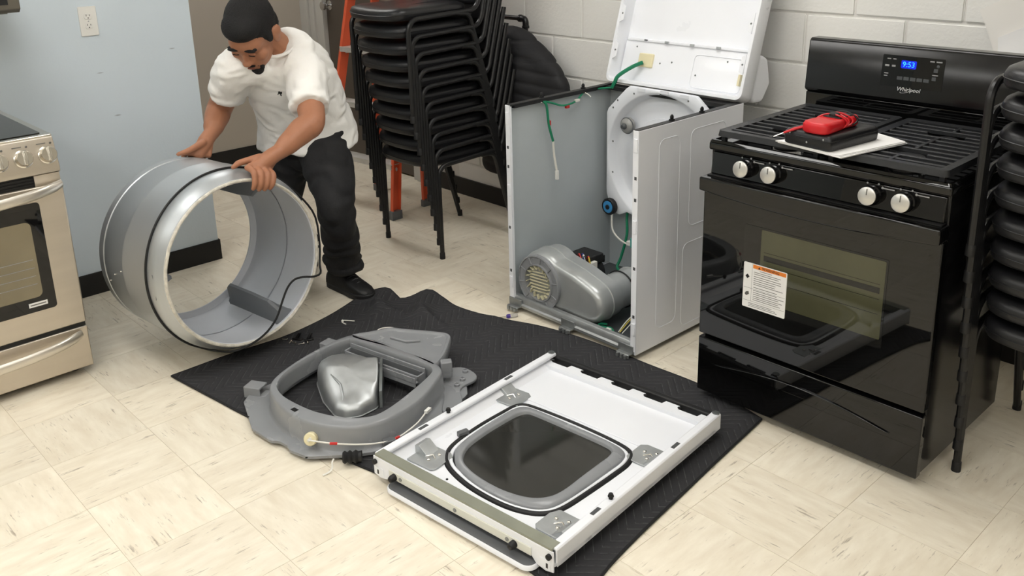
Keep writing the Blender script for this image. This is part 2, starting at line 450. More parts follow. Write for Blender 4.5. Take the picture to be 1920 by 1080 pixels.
def build_outlet():
    t = thing('wall_outlet', 'white duplex power outlet on the pale blue wall', 'outlet', (-4.115, 1.388, 1.209))
    pl = MB().prism(rrect(-.037, .037, -.062, .062, .004), 0, .005, Matrix.Rotation(PI/2, 4, 'Z') @ Matrix.Rotation(PI/2, 4, 'X')); pl.build('cover_plate', 'white_plastic', t, bevel=.0015)
    for dz in (-.02, .02):
        M = Matrix.Translation((.005, 0, dz)) @ Matrix.Rotation(PI/2, 4, 'Z') @ Matrix.Rotation(PI/2, 4, 'X')
        r = MB().prism([(.0165*math.cos(a), max(-.0125, min(.0125, .0165*math.sin(a)))) for a in [2*PI*k/24 for k in range(24)]], 0, .0018, M).build('receptacle', 'white_plastic', t, bevel=.0006)
        s = MB(); s.box(.0066, .0072, -.0075, -.0055, dz+.001, dz+.009); s.box(.0066, .0072, .0055, .0075, dz+.001, dz+.008); s.ell((.0068, 0, dz-.006), (.0006, .0025, .0025), 8, 6); s.build('slot', 'label_black', r)
    MB().ell((.005, 0, 0), (.001, .003, .003), 10, 6).build('screw', 'galvanized', t)
build_outlet()
MXZ = Matrix(((1,0,0,0),(0,0,1,0),(0,1,0,0),(0,0,0,1)))     # prism (a,b,c) -> (a,c,b)
MYZ = Matrix(((0,0,1,0),(1,0,0,0),(0,1,0,0),(0,0,0,1)))     # prism (a,b,c) -> (c,a,b)
# ------------------------------------------------------------------ stainless stove at the left
def build_steel_range():
    t = thing('steel_stove', 'stainless steel electric stove with black glass cooktop against the blue wall', 'stove', (-3.353, .58, 0))
    MB().box(-.64, -.03, -.376, .376, .03, .9).build('body', 'black_matte', t, bevel=.004)
    for yy in (-.33, .33):
        for xx in (-.58, -.08): MB().lathe([(.018, 0), (.018, .006), (.01, .008), (.01, .032)], 12, Matrix.Translation((xx, yy, 0))).build('levelling_foot', 'black_matte', t)
    # cooktop
    c = MB().prism([(-.645,-.38),(-.03,-.38),(-.03,.38),(-.645,.38)], .9, .914).build('cooktop_frame', 'steel_bright', t, bevel=.005)
    MB().prism(rrect(-.60, -.055, -.352, .352, .012), .913, .917).build('glass_top', 'black_gloss', c, bevel=.0015)
    # slanted control fascia
    MB().prism([(-.03,.783),(.0,.783),(.004,.80),(-.028,.905),(-.05,.913),(-.05,.79)], -.38, .38, MXZ).build('control_panel', 'brushed_steel', t, bevel=.003)
    ang = math.atan2(.032, .105)
    for y in (.349, .271, .193, -.193, -.271, -.349):
        M = Matrix.Translation((-.008, y, .846)) @ Matrix.Rotation(PI/2-ang, 4, 'Y')
        k = MB().lathe([(.031,0),(.031,.004),(.0275,.006),(.0265,.026),(.024,.030)], 28, M).build('knob', 'steel_bright', t)
        MB().box(-.0045, .0045, -.0245, .0245, 0, .012).xf(M @ Matrix.Translation((0,0,.029)) @ Matrix.Rotation(PI/2, 4, 'Z')).build('knob_grip', 'steel_bright', k, bevel=.002)
        ic = MB(); ic.ell((.001,0,0), (.0016,.004,.004), 8, 6); ic.xf(Matrix.Translation((-.0195, y+.018, .884)))
        ic.build('burner_mark', 'label_ink', t)
        pm = MB(); pm.box(0, .0012, -.03, .0, -.0016, .0016); pm.xf(Matrix.Translation((-.018, y+.002, .886)) @ Matrix.Rotation(-ang, 4, 'Y')); pm.build('printed_word', 'label_ink', t)
    # vent slot under the fascia
    v = MB().box(-.04, -.012, -.376, .376, .742, .786).build('vent_recess', 'label_black', t)
    for k in range(3): MB().box(-.02, -.008, -.29, .29, .748+k*.011, .753+k*.011).build('vent_slat', 'black_matte', t)
    MB().box(-.02, -.004, .292, .376, .742, .781).build('vent_end_plate', 'brushed_steel', t)
    MB().box(-.02, -.004, -.376, -.292, .742, .781).build('vent_end_plate', 'brushed_steel', t)
    # oven door
    d = MB().box(-.045, 0, -.38, .38, .208, .742).build('oven_door', 'brushed_steel', t, bevel=.005)
    MB().prism(rrect(-.292, .292, .298, .69, .012), .0, .003, MYZ).build('door_glass', 'black_gloss', d, bevel=.001)
    MB().prism(rrect(-.252, .252, .352, .628, .02), .003, .0042, MYZ).build('window', 'steel_window', d)
    for k in range(4): MB().box(.0042, .0048, -.24, .24, .40+k*.03, .402+k*.03).build('rack_line', 'print_grey', d)
    pl = MB().box(.003, .0042, .20, .262, .318, .334).build('name_plate', 'label_white', d)
    q = MB(); q.box(.0042, .0046, .205, .257, .324, .328); q.build('plate_print', 'label_ink', pl)
    def bar(z, zc, w_, nm, par):
        n = 25; path = []
        for k in range(n):
            s = -1+2*k/(n-1); path.append((.012+.042*(1-abs(s)**6), s*w_, z+zc*(1-s*s)))
        return MB().tube(path, [.0105 if 0 < k < n-1 else .008 for k in range(n)], 14, flat=1.75).build(nm, 'steel_satin', par)
    bar(.742, -.028, .372, 'door_handle', d)
    # drawer
    w_ = MB().box(-.045, 0, -.38, .38, .032, .192).build('drawer', 'brushed_steel', t, bevel=.004)
    bar(.172, -.026, .352, 'drawer_handle', w_)
    MB().box(-.03, -.006, -.376, .376, .192, .21).build('drawer_gap', 'label_black', t)
mat('steel_window', C(126,116,92), .12, var=.12, vscale=4, coat=.4)
build_steel_range()

def build_hood():
    t = thing('range_hood', 'stainless steel hood edge above the steel stove', 'range hood', (-4.115, .62, 1.305))
    MB().prism([(0,0),(.40,0),(.415,.012),(.415,.075),(.30,.20),(0,.20)], -.38, .40, MXZ).build('hood_shell', 'hood_steel', t, bevel=.003)
    MB().prism([(.02,-.004),(.39,-.004),(.39,0),(.02,0)], -.35, .36, MXZ).build('filter_panel', 'galv_dark', t)
    MB().box(.4155, .4175, .2, .36, .03, .05).build('switch_plate', 'black_matte', t)
mat('hood_steel', C(120,116,108), .35, .8)
build_hood()

# ------------------------------------------------------------------ black gas stove
def build_black_range():
    t = thing('gas_stove', 'black gas stove with cast iron grates and white warning label on its door', 'stove', (-1.644, 2.368, 0))
    W = .756
    MB().box(.004, W-.004, .03, .60, .034, .88).build('body', 'black_enamel', t, bevel=.004)
    for x in (.07, W-.07):
        for y in (.09, .54): MB().lathe([(.02,0),(.02,.012),(.011,.014),(.011,.036)], 14, Matrix.Translation((x, y, 0))).build('levelling_foot', 'black_matte', t)
    # drawer with crescent lip
    dr = MB().box(0, W, 0, .03, .034, .232).build('drawer', 'black_gloss', t, bevel=.004, seg=3)
    up = [(.07+.60*k/24, .148+.034*math.sin(PI*k/24)) for k in range(25)]; lo = [(.67-.60*k/24, .148+.003*math.sin(PI*k/24)) for k in range(1, 24)]
    MB().prism(up+lo, -.006, .001, MXZ).build('drawer_lip', 'black_gloss', dr, bevel=.002)
    # oven door
    d = MB().box(0, W, 0, .035, .246, .752).build('oven_door', 'black_gloss', t, bevel=.004, seg=3)
    MB().prism(rrect(.158, .618, .398, .668, .004), -.0012, .0005, MXZ).build('door_glass', 'oven_border', d)
    MB().prism(rrect(.218, .612, .425, .662, .004), -.0018, -.0011, MXZ).build('oven_window', 'oven_glass', d)
    for z in (.50, .545, .59): MB().box(.23, .60, -.00225, -.0018, z, z+.0012).build('rack_wire', 'oven_border', d)
    MB().box(.23, .60, -.0023, -.0018, .563, .581).build('rack_front', 'oven_border', d)
    hp = [(0, -.002), (0, -.028), (W*.0+.004, -.034)]
    prof = [(x/24*W, .752-.018*math.sin(PI*x/24)) for x in range(25)]
    poly = prof+[(W, .796), (0, .796)]
    MB().prism(poly, -.03, .034, MXZ).build('door_handle', 'black_gloss', d, bevel=.005, seg=3)
    MB().prism([(.01, .7965),(W-.01,.7965),(W-.01,.80),(.01,.80)], .0, .03, MXZ).build('handle_vent', 'label_black', d)
    # control panel with knobs
    cp = MB(); cp.prism([(.014,.80),(.055,.80),(.055,.872),(.024,.872)], .012, W-.012, MYZ_X()).build('control_panel', 'black_gloss', t, bevel=.004)
    for i, x in enumerate((.139, .235, .544, .638)):
        M = Matrix.Translation((x, .017, .838)) @ Matrix.Rotation(PI/2-.13, 4, 'X')
        k = MB().lathe([(.029,0),(.029,.008),(.026,.012),(.0255,.030)], 28, M).build('knob', 'black_enamel', t)
        MB().lathe([(.0255,0),(.0255,.004),(.022,.0062)], 28, M @ Matrix.Translation((0,0,.030))).build('knob_face', 'knob_face', k)
        MB().box(-.0014, .0014, .003, .021, 0, .0008).xf(M @ Matrix.Translation((0,0,.0362))).build('pointer_line', 'label_ink', k)
        pr = MB()
        for (dx, dz) in ((-.018, .031), (.014, .033)): pr.ell((x+dx, .0215, .838+dz), (.003,.0008,.003), 8, 5)
        pr.box(x+.030, x+.062, .0168, .0176, .862, .865); pr.ell((x+.027, .0185, .8635), (.0035,.0008,.0035), 8, 5); pr.build('knob_print', 'print_grey', t)
    # cooktop
    ct = MB(); ct.box(0, W, .016, .60, .876, .902); ct.build('cooktop', 'black_gloss', t, bevel=.006, seg=3)
    rim = MB(); lo_ = [zl(rrect(.0, W, .016, .60, .01), .902), zl(rrect(.004, W-.004, .02, .596, .01), .910), zl(rrect(.012, W-.012, .028, .588, .01), .910), zl(rrect(.018, W-.018, .034, .582, .01), .9015)]
    rim.loft(lo_); rim.build('cooktop_rim', 'black_gloss', t)
    for (x, y, r) in ((.19,.17,.045), (.19,.43,.04), (.566,.17,.05), (.566,.43,.038)):
        b = MB().lathe([(r*1.25,0),(r*1.2,.006),(r,.007),(r,.014)], 24, Matrix.Translation((x,y,.902))).build('burner', 'aluminium_dark', t)
        MB().lathe([(r*.95,.014),(r*.95,.021),(r*.8,.023)], 24, Matrix.Translation((x,y,.902))).build('burner_cap', 'cast_iron', b)
    for gi, (x0, x1) in enumerate(((.018, .374), (.382, .738))):
        y0, y1 = .026, .575; z0, z1 = .916, .940
        g = MB(); o_ = rrect(x0, x1, y0, y1, .02); i_ = rrect(x0+.03, x1-.03, y0+.034, y1-.034, .008)
        g.loft([zl(o_, z0+.006), zl(inset(o_, .004), z1), zl(i_, z1-.002), zl(inset(i_, -.002), z0+.006)], ring=True)
        gr = g.build('grate', 'cast_iron', t, ang=50)
        n = 11
        for k in range(n):
            y = y0+.034+(k+.5)*(y1-y0-.068)/n
            near = min(abs(y-.17), abs(y-.43)); xc = .19 if gi == 0 else .566
            for (a, b_) in (((x0+.028, xc-.055), (xc+.055, x1-.028)) if near < .035 else ((x0+.028, x1-.028),)):
                MB().box(a, b_, y-.006, y+.006, z0+.008, z1-.002).build('grate_bar', 'cast_iron', gr, bevel=.002)
        xc = .19 if gi == 0 else .566
        for (a, b_) in ((y0+.03, .115), (.225, .375), (.485, y1-.03)): MB().box(xc-.006, xc+.006, a, b_, z0+.008, z1-.001).build('cross_bar', 'cast_iron', gr, bevel=.002)
        for (xx, yy) in ((x0+.02,y0+.02),(x1-.02,y0+.02),(x0+.02,y1-.02),(x1-.02,y1-.02)): MB().box(xx-.007, xx+.007, yy-.007, yy+.007, .9, z0+.01).build('grate_foot', 'cast_iron', gr)
    # back guard: riser and console
    MB().box(0, W, .598, .655, .87, .978).build('back_riser', 'black_gloss', t, bevel=.004)
    bg = MB(); bg.prism([(.592,.985),(.588,.992),(.603,1.155),(.611,1.166),(.66,1.166),(.66,.978),(.63,.972),(.61,.975)], -.002, W+.002, MYZ_X()).build('back_console', 'black_enamel', t, bevel=.005, seg=3)
    MB().box(.02, W-.02, .590, .5925, .990, .9925).build('lip_highlight', 'highlight_grey', t)  # grey strip paints a highlight along the console's bottom lip
    ta = math.atan2(.015, .163)
    Mp = Matrix.Translation((0, .588, .992)) @ Matrix.Rotation(-ta, 4, 'X')           # console face frame: local x, z up the face, -y out
    pn = MB().prism(rrect(.270, .472, .040, .142, .004), -.0012, .001, Mp @ MXZ).build('control_display', 'black_gloss', t)
    gl = MB().prism(rrect(.333, .383, .102, .128, .004), -.0018, -.001, Mp @ MXZ).build('clock_window', 'display_glow', pn)
    Mt = Mp @ Matrix.Rotation(PI/2, 4, 'X')
    text_mesh('clock_digits', '9:53', .024, Mt @ Matrix.Translation((.358, .1145, .0022)), 'display_blue', pn, .0002)
    for k in range(5): MB().prism(rrect(.325+k*.0215, .343+k*.0215, .064, .075, .001), -.002, -.001, Mp @ MXZ).build('touch_key', 'key_grey', pn)
    for (x, z, w_, hh) in ((.285,.128,.012,.003),(.305,.128,.01,.003),(.28,.104,.014,.006),(.303,.104,.012,.006),(.28,.08,.014,.003),(.28,.072,.012,.003),(.425,.13,.014,.004),(.445,.13,.018,.004),(.437,.088,.018,.003)):
        MB().prism([(x,z),(x+w_,z),(x+w_,z+hh),(x,z+hh)], -.0018, -.001, Mp @ MXZ).build('key_print', 'print_grey', pn)
    for (x, z) in ((.44,.098),(.437,.072)): MB().prism(rrect(x, x+.013, z, z+.012, .001), -.002, -.001, Mp @ MXZ).build('arrow_key', 'key_grey', pn)
    MB().ell((0,0,0), (.005,.001,.005), 10, 6).xf(Mp @ Matrix.Translation((.452,-.0015,.118))).build('start_key', 'key_grey', pn)
    lg = text_mesh('brand_lettering', 'Whirlpool', .0185, Mt @ Matrix.Translation((.367, .034, .0018)), 'logo_silver', t, .0004, shear=.2)
    sw = MB(); sw.tube([Vector((.367+.026*math.cos(a), -.0012, .034+.007*math.sin(a)+.010*math.cos(a))) for a in [PI*.95+2.4*k/16 for k in range(17)]], .0006, 5)
    sw.xf(Mp); sw.build('brand_swoosh', 'logo_silver', t)
    # warning label on the door
    Ml = MXZ
    lb = MB().prism(rrect(.163, .314, .394, .545, .004), -.0035, -.0020, Ml).build('warning_label', 'label_white', d); lb['label'] = 'white warning label with orange header'
    MB().prism([(.196,.530),(.311,.530),(.311,.5425),(.196,.5425)], -.0039, -.0034, Ml).build('orange_header', 'label_orange', lb)
    text_mesh('header_word', 'WARNING', .0125, Matrix.Translation((.258, -.0041, .536)) @ Matrix.Rotation(PI/2, 4, 'X'), 'label_black', lb, .0002)
    tri = MB().prism([(.214,.532),(.222,.532),(.218,.5395)], -.0043, -.0038, Ml); tri.build('warning_triangle', 'label_black', lb)
    ln = MB(); rn = random.Random(3)
    for z in (.524,.517,.511,.503,.496,.489,.482,.476,.466,.456,.449,.443,.436,.43,.424):
        x0 = .2+(.02 if z == .524 else 0); ln.box(x0, x0+rn.uniform(.075,.108)-(.04 if z == .524 else 0), -.0038, -.0034, z, z+.0018)
    for z in (.410,.405,.400): ln.box(.185, .185+rn.uniform(.08,.105), -.0038, -.0034, z, z+.0016)
    ln.box(.166, .311, -.0038, -.0034, .4175, .4182); ln.box(.166, .311, -.0038, -.0034, .4605, .4612); ln.box(.193, .1936, -.0038, -.0034, .418, .543)
    ln.build('label_text_lines', 'label_ink', lb)
    MB().prism([(.170,.499),(.1775,.491),(.185,.499),(.1775,.507)], -.0039, -.0034, Ml).build('tip_pictogram', 'label_black', lb)
    MB().prism([(.170,.438),(.176,.433),(.186,.440),(.184,.449),(.175,.446)], -.0039, -.0034, Ml).build('oven_pictogram', 'label_ink', lb)
def MYZ_X(): return MYZ       # prism (y,z) profile extruded along x
mat('oven_border', C(26,26,25), .03, spec=.5)
mat('aluminium_dark', C(120,118,114), .35, .8)
mat('highlight_grey', C(90,90,90), .4)
mat('sheet_white', C(240,239,238), .75)
build_black_range()

# ------------------------------------------------------------------ things lying on the black stove
def build_stove_top():
    R = Vector((-1.644, 2.368, 0)); zb = .9405
    p0 = [(.247,.005),(.47,-.041),(.532,.232),(.375,.292)]
    t = thing('paper_booklet', 'white paper booklet lying open-edged on the black stove grates', 'booklet', (R.x+.4, R.y+.12, zb))
    rn = random.Random(5)
    for k in range(4):
        j = [(x-.4+rn.uniform(-.004,.004), y-.12+rn.uniform(-.004,.004)) for x, y in p0]
        MB().prism(j, .0002+k*.0022, .0019+k*.0022).build('page', 'sheet_white', t)
    zt = zb+.009
    c = thing('tool_case', 'flat black leather tool case on the white booklet', 'case', (R.x+.372, R.y+.09, zt), math.radians(-8))
    b = MB(); loops = []
    for (z, d) in ((0,.004),(.004,0),(.02,-.001),(.036,.0),(.043,.006),(.045,.014)): loops.append(zl(rrect(-.082+d, .078-d, -.112+d, .118-d, .012), z))
    b.loft(loops, True, True).build('case_body', 'vinyl', c, ang=60)
    MB().tube([(x,y,.028) for x,y in rrect(-.0828,.0788,-.1128,.1188,.012)], .0014, 6, closed=True).build('seam', 'black_rubber', c)
    for (x, z) in ((-.06,.034),(.0,.016),(.055,.032)): MB().ell((x,-.1125,z), (.003,.0015,.003), 10, 6).build('rivet', 'galvanized', c)
    m = thing('multimeter', 'red multimeter with red test leads wrapped round it on the black case', 'multimeter', (R.x+.384, R.y+.060, zt+.0455), math.radians(-4))
    bb = MB(); pts = [(-.036,-.085),(.036,-.085),(.040,-.02),(.034,.03),(.036,.08),(.02,.095),(-.02,.095),(-.036,.08),(-.034,.03),(-.040,-.02)]
    ol = [(p.x,p.y) for p in catmull([(x,y,0) for x,y in pts], 4)]
    bb.loft([zl(inset(ol,.005),0), zl(ol,.006), zl(ol,.024), zl(inset(ol,.005),.031), zl(inset(ol,.01),.032)], True, True).build('meter_body', 'red_plastic', m, ang=60)
    MB().prism(rrect(-.028,.028,-.002,.075,.004), .0315, .0345).build('front_plate', 'black_matte', m, bevel=.001)
    MB().lathe([(.016,0),(.015,.008),(.012,.010)], 18, Matrix.Translation((0,.015,.034))).build('dial', 'black_rubber', m)
    MB().prism(rrect(-.022,.022,.042,.07,.002), .0345, .0352).build('screen', 'key_grey', m)
    MB().box(-.026, .026, -.0872, -.0852, .010, .021).build('name_sticker', 'label_white', m)
    for (q, nm, ph) in ((-.012,'red_lead',0),(.004,'red_lead',.4),(-.03,'red_lead',1.0),(.03,'black_lead',.3)):
        path = []
        for k in range(41):
            a = 2*PI*k/40; path.append((.0425*math.cos(a), q+.030+.012*math.sin(a+ph)+.004*math.cos(3*a), .019+(.0195+.003*(ph > .5))*math.sin(a)))
        MB().tube(path, .0026, 7, closed=True).build(nm, 'red_plastic' if nm[0] == 'r' else 'wire_black', m)
    pr = MB().tube([(-.040,-.045,.010),(-.07,-.075,-.0),(-.092,-.095,-.012)], [.005,.0045,.003], 8).build('probe', 'red_plastic', m); MB().tube([(-.092,-.095,-.012),(-.112,-.113,-.024)], .0012, 6).build('probe_tip', 'steel_bright', pr)
    MB().tube(catmull([(-.04,.05,.012),(-.07,.06,.01),(-.10,.03,-.02),(-.09,-.02,-.03),(-.05,.0,-.01)], 6, False), .0022, 6).build('loose_lead', 'wire_black', m)
build_stove_top()
# ------------------------------------------------------------------ opened dryer cabinet
def build_dryer():
    t = thing('dryer_cabinet', 'white dryer cabinet with front removed and lid propped up against the block wall', 'dryer', (-2.644, 2.4285, 0), -.009)
    W, D, H = .686, .633, .878; b0 = .022
    # side walls: white outside, grey liner inside, folded front edge
    for s, nm in ((0, 'left'), (1, 'right')):
        X = lambda x: x if s == 0 else W-x
        def bx(m, x0, x1, *r): a, b = sorted((X(x0), X(x1))); m.box(a, b, *r)
        m = MB(); bx(m, 0, .0025, 0, D, b0, H); bx(m, .0, .026, 0, .0025, b0, H); bx(m, .0235, .026, 0, .012, b0, H)
        sp = m.build('side_panel', 'white_enamel', t, bevel=.0015); sp['label'] = 'white steel side panel'
        m = MB(); bx(m, .0025, .0035, .003, D-.003, b0+.01, H-.012); m.build('inner_face', 'grey_inner', sp)
        m = MB(); bx(m, .001, .028, .004, D-.01, H-.004, H+.002); bx(m, .006, .024, .03, D-.02, H-.016, H-.004); m.build('top_rail', 'black_matte', sp, bevel=.001)
        for z in (.17, .36, .62, .70):
            m = MB(); bx(m, .007, .017, -.0008, .002, z, z+.012); m.build('edge_slot', 'key_grey', sp)
        for z in (.10, .50, .80):
            m = MB(); bx(m, .004, .020, -.004, .0, z, z+.05); m.build('edge_tab', 'white_enamel', sp, bevel=.0015)
    for (x, y) in ((.014,.19),(.014,.44),(W-.014,.20),(W-.014,.38)):
        m = MB(); m.box(x-.007, x+.007, y-.008, y+.008, H+.0, H+.008); m.ell((x, y, H+.014), (.006,.009,.011), 10, 8); m.build('rail_clip', 'black_rubber', t)
    # pressed outlines on the right side
    for (y0, y1, z0, z1) in ((.115,.235,.09,.825),(.30,.52,.455,.83),(.27,.52,.05,.39)):
        MB().tube([(W+.0002, y, z) for (y, z) in rrect(y0, y1, z0, z1, .03, 6)], .0013, 6, closed=True).build('pressed_outline', 'white_enamel', t)
    # base
    MB().box(.003, W-.003, .03, D, b0, b0+.006).build('base_pan', 'pan_grey', t)
    fr = MB(); fr.prism([(.0,b0),(.0,b0+.014),(.006,b0+.018),(.006,b0+.034),(.012,b0+.044),(.03,b0+.046),(.03,b0+.02),(.012,b0+.0)], .004, W-.004, MYZ); fr.build('front_rail', 'galvanized', t, bevel=.001)
    MB().tube([(.02,.0,b0+.012),(W-.02,.0,b0+.012)], .0025, 6).build('rail_bead', 'galvanized', t)
    for x in (.035, .34, .64):
        k = MB(); k.box(x-.036, x+.036, -.004, .004, b0+.002, b0+.034); k.box(x-.03, x+.03, -.02, .0, b0-.002, b0+.004); k.box(x-.03, x+.03, -.022, -.018, b0-.012, b0+.003)
        hb = k.build('hinge_bracket', 'galv_mid', t, bevel=.0015)
        for dx in (-.018, 0, .018): MB().tube([(x+dx,-.026,b0-.012),(x+dx,-.026,b0+.002)], .0065, 8).build('bracket_lobe', 'galv_mid', hb)
    for x in (.05, W-.05):
        for y in (.06, D-.05): MB().lathe([(.02,0),(.02,.008),(.01,.01),(.01,b0+.002)], 14, Matrix.Translation((x,y,0))).build('levelling_foot', 'black_rubber', t)
    # back wall
    MB().box(.003, W-.003, D-.003, D, b0, H-.02).build('back_panel', 'grey_inner', t)
    MB().box(.003, W-.003, D-.06, D-.003, H-.018, H-.002).build('rear_rail', 'black_matte', t)
    # rear bulkhead with dished drum support
    cx, cz, R = .342, .592, .284; yb = .555
    ol = [(.045,.40),(.045,.775),(.165,.893),(.515,.893),(.636,.79),(.64,.36),(.60,.30),(.50,.30),(.44,.322),(.24,.315),(.16,.33),(.12,.305),(.075,.315)]
    ol = [(p.x, p.y) for p in fillet([(a,b,0) for a,b in ol], .022, 4, closed=True)]
    n = 96; outer = byangle(ol, (cx, cz), n); circ = lambda r: [(cx+r*math.cos(2*PI*k/n), cz+r*math.sin(2*PI*k/n)) for k in range(n)]
    def yz(loop, y): return [Vector((p[0], y, p[1])) for p in loop]
    m = MB(); m.loft([yz(outer, yb+.018), yz(inset(outer,.002), yb+.002), yz(inset(outer,.006), yb), yz(circ(R+.008), yb), yz(circ(R), yb+.004), yz(circ(R-.010), yb+.042), yz(circ(R-.02), yb+.048), yz(circ(.215), yb+.048), yz(circ(.205), yb+.040), yz(circ(.10), yb+.036)], cap1=True)
    rb = m.build('rear_bulkhead', 'white_bulkhead', t, ang=50); rb['label'] = 'white rear bulkhead with round dished drum support'
    sh = MB(); a0 = [PI*.30+PI*.62*k/20 for k in range(21)]
    sh.loft([[Vector((cx+r*math.cos(a)*1.0, y, cz+r*math.sin(a))) for a in a0] for (r, y) in ((.18, yb+.040),(.178,yb+.026),(.10,yb+.022),(.098,yb+.037))], closed=False); sh.build('heater_inlet_dome', 'white_bulkhead', rb, ang=60)
    for (x, z) in ((.085,.79),(.11,.825),(.20,.865),(.34,.878),(.48,.87),(.58,.80),(.085,.50),(.085,.64)):
        MB().ell((x, yb-.001, z), (.0045,.002,.0045), 8, 6).build('bulkhead_screw', 'galv_dark', rb)
    for (x, z) in ((.24,.884),(.36,.888),(.46,.884)): MB().box(x-.02, x+.02, yb-.004, yb+.001, z-.006, z+.008).build('top_tab', 'white_bulkhead', rb)
    # drum light
    M = Matrix.Translation((.168, yb-.0, .723)) @ Matrix.Rotation(PI/2, 4, 'X')
    dl = MB().lathe([(.034,-.01),(.034,.004),(.031,.012),(.022,.02),(.01,.023)], 24, M).build('drum_light', 'lamp_lens', t)
    MB().lathe([(.012,.02),(.014,.03),(.008,.04)], 14, M).build('light_bulb', 'key_grey', dl)
    MB().tube([(.034*math.cos(a)+.168, yb-.006, .723+.034*math.sin(a)) for a in [2*PI*k/28 for k in range(28)]], .003, 6, closed=True).build('light_ring', 'grey_plastic_dark', dl)
    # support roller
    M = Matrix.Translation((.081, yb-.002, .343)) @ Matrix.Rotation(PI/2, 4, 'X')
    ro = MB().lathe([(.02,0),(.036,.002),(.038,.006),(.038,.022),(.035,.026),(.027,.026)], 28, M).build('drum_roller', 'black_rubber', t)
    MB().lathe([(.027,.02),(.027,.0275),(.022,.0285),(.010,.0275)], 24, M).build('roller_hub', 'roller_blue', ro)
    MB().lathe([(.011,.026),(.011,.031),(.007,.033)], 12, M).build('roller_axle', 'black_rubber', ro)
    # blower housing
    yf = .035
    def tear(gr):
        pts = []
        for k in range(15): a = PI*.30+PI*1.02*k/14; pts.append((.150+(.130+gr)*math.cos(a), .152+(.130+gr)*math.sin(a)))
        pts += [(.23, .045-gr), (.29, .052-gr), (.35, .046-gr)]
        for k in range(13): a = -PI*.55+PI*.97*k/12; pts.append((.405+(.082+gr)*math.cos(a), .128+(.082+gr)*math.sin(a)))
        pts += [(.34, .235+gr)]
        return byangle(pts, (.26, .14), 96)
    m = MB(); m.loft([yz(tear(-.03), yf+.0), yz(tear(-.016), yf+.002), yz(tear(-.006), yf+.012), yz(tear(0), yf+.03), yz(tear(0), yf+.07), yz(tear(.004), yf+.072), yz(tear(.004), yf+.078), yz(tear(-.002), yf+.08), yz(tear(-.002), yf+.13), yz(tear(-.02), yf+.14)], True, True)
    bl = m.build('blower_housing', 'blower_grey', t, ang=55); bl['label'] = 'silver grey blower housing'
    bc = (.150, .152)
    def ringM(y): return Matrix.Translation((bc[0], y, bc[1])) @ Matrix.Rotation(PI/2, 4, 'X')
    m = MB(); m.lathe([(.118,0),(.118,.014),(.112,.016),(.110,.010),(.082,.010),(.080,.018),(.075,.018),(.074,-.02)], 40, ringM(yf), cap0=False, cap1=False); rg = m.build('inlet_ring', 'grey_plastic', bl)
    for k in range(10):
        a = 2*PI*k/10+.2; c_, s_ = math.cos(a), math.sin(a)
        MB().tube([(bc[0]+.082*c_, yf-.012, bc[1]+.082*s_), (bc[0]+.111*c_, yf-.012, bc[1]+.111*s_)], .003, 6).build('ring_rib', 'grey_plastic', rg)
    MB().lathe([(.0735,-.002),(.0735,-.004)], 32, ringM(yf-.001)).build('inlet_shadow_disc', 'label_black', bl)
    for k in range(18):
        a = 2*PI*k/18; c_, s_ = math.cos(a), math.sin(a); r0, r1 = .056, .072
        q = MB(); tx, tz = -s_*.010, c_*.010
        q.loft([[Vector((bc[0]+r0*c_, y, bc[1]+r0*s_)), Vector((bc[0]+r1*c_+tx, y, bc[1]+r1*s_+tz)), Vector((bc[0]+r1*c_+tx*1.3, y, bc[1]+r1*s_+tz*1.3)), Vector((bc[0]+r0*c_+tx*.3, y, bc[1]+r0*s_+tz*.3))] for y in (yf-.0145, yf-.001)], True, True)
        q.build('fan_blade', 'fan_cream', rg)
    for k in range(7):
        dz = -.042+k*.014; hw = math.sqrt(.056**2-dz**2)*.97
        q = MB(); q.prism([(-hw, dz-.004), (hw, dz-.001+.004), (hw, dz+.006), (-hw, dz+.0005)], -.010, -.004, Matrix.Translation((bc[0], yf, bc[1])) @ MXZ); q.build('fan_blade', 'fan_cream', rg)
    # exhaust duct to the back
    path = [(.40, y, .13) for y in (yf+.10, .30, .305, .31, D-.01)]
    MB().tube(path, [.074,.074,.078,.066,.066], 28).build('exhaust_duct', 'blower_grey', t)
    MB().tube([(.40+.0765*math.cos(a), .245, .13+.0765*math.sin(a)) for a in [2*PI*k/32 for k in range(32)]], .0035, 6, closed=True).build('duct_seal', 'black_rubber', t)
    # motor with its wiring
    m = MB(); m.lathe([(.02,0),(.055,.004),(.062,.012),(.062,.10),(.055,.108),(.02,.112)], 24, Matrix.Translation((.19,.22,.135)) @ Matrix.Rotation(-PI/2, 4, 'X')); mo = m.build('motor', 'motor_dark', t)
    for k in range(6): MB().box(.135, .245, .225+k*.018, .235+k*.018, .185, .208+.006*(k % 2)).build('motor_fin', 'black_matte', mo)
    MB().box(.15, .26, .21, .30, .20, .236).build('motor_switch', 'black_matte', mo, bevel=.004)
    MB().box(.262, .28, .20, .24, .165, .22).build('plug_block', 'wire_white', mo, bevel=.002)
    MB().lathe([(.008,0),(.026,.0),(.026,.022),(.008,.022)], 20, Matrix.Translation((.25,.36,.095)) @ Matrix.Rotation(-PI/2, 4, 'X')).build('idler_pulley', 'white_plastic', t)
    rn = random.Random(11)
    for i, (mn) in enumerate(['wire_red','wire_blue','wire_white','wire_black','wire_red','wire_yellow']):
        a = Vector((.20+.012*i, .205, .225)); e = Vector((.272, .205+.006*i, .165))
        MB().tube(catmull([a, a+Vector((.03,-.02+rn.uniform(-.01,.01),.03)), (a+e)/2+Vector((.03,-.03,rn.uniform(-.01,.03))), e+Vector((.02,-.01,0)), e], 5, False), .0028, 6).build('motor_wire', mn, mo)
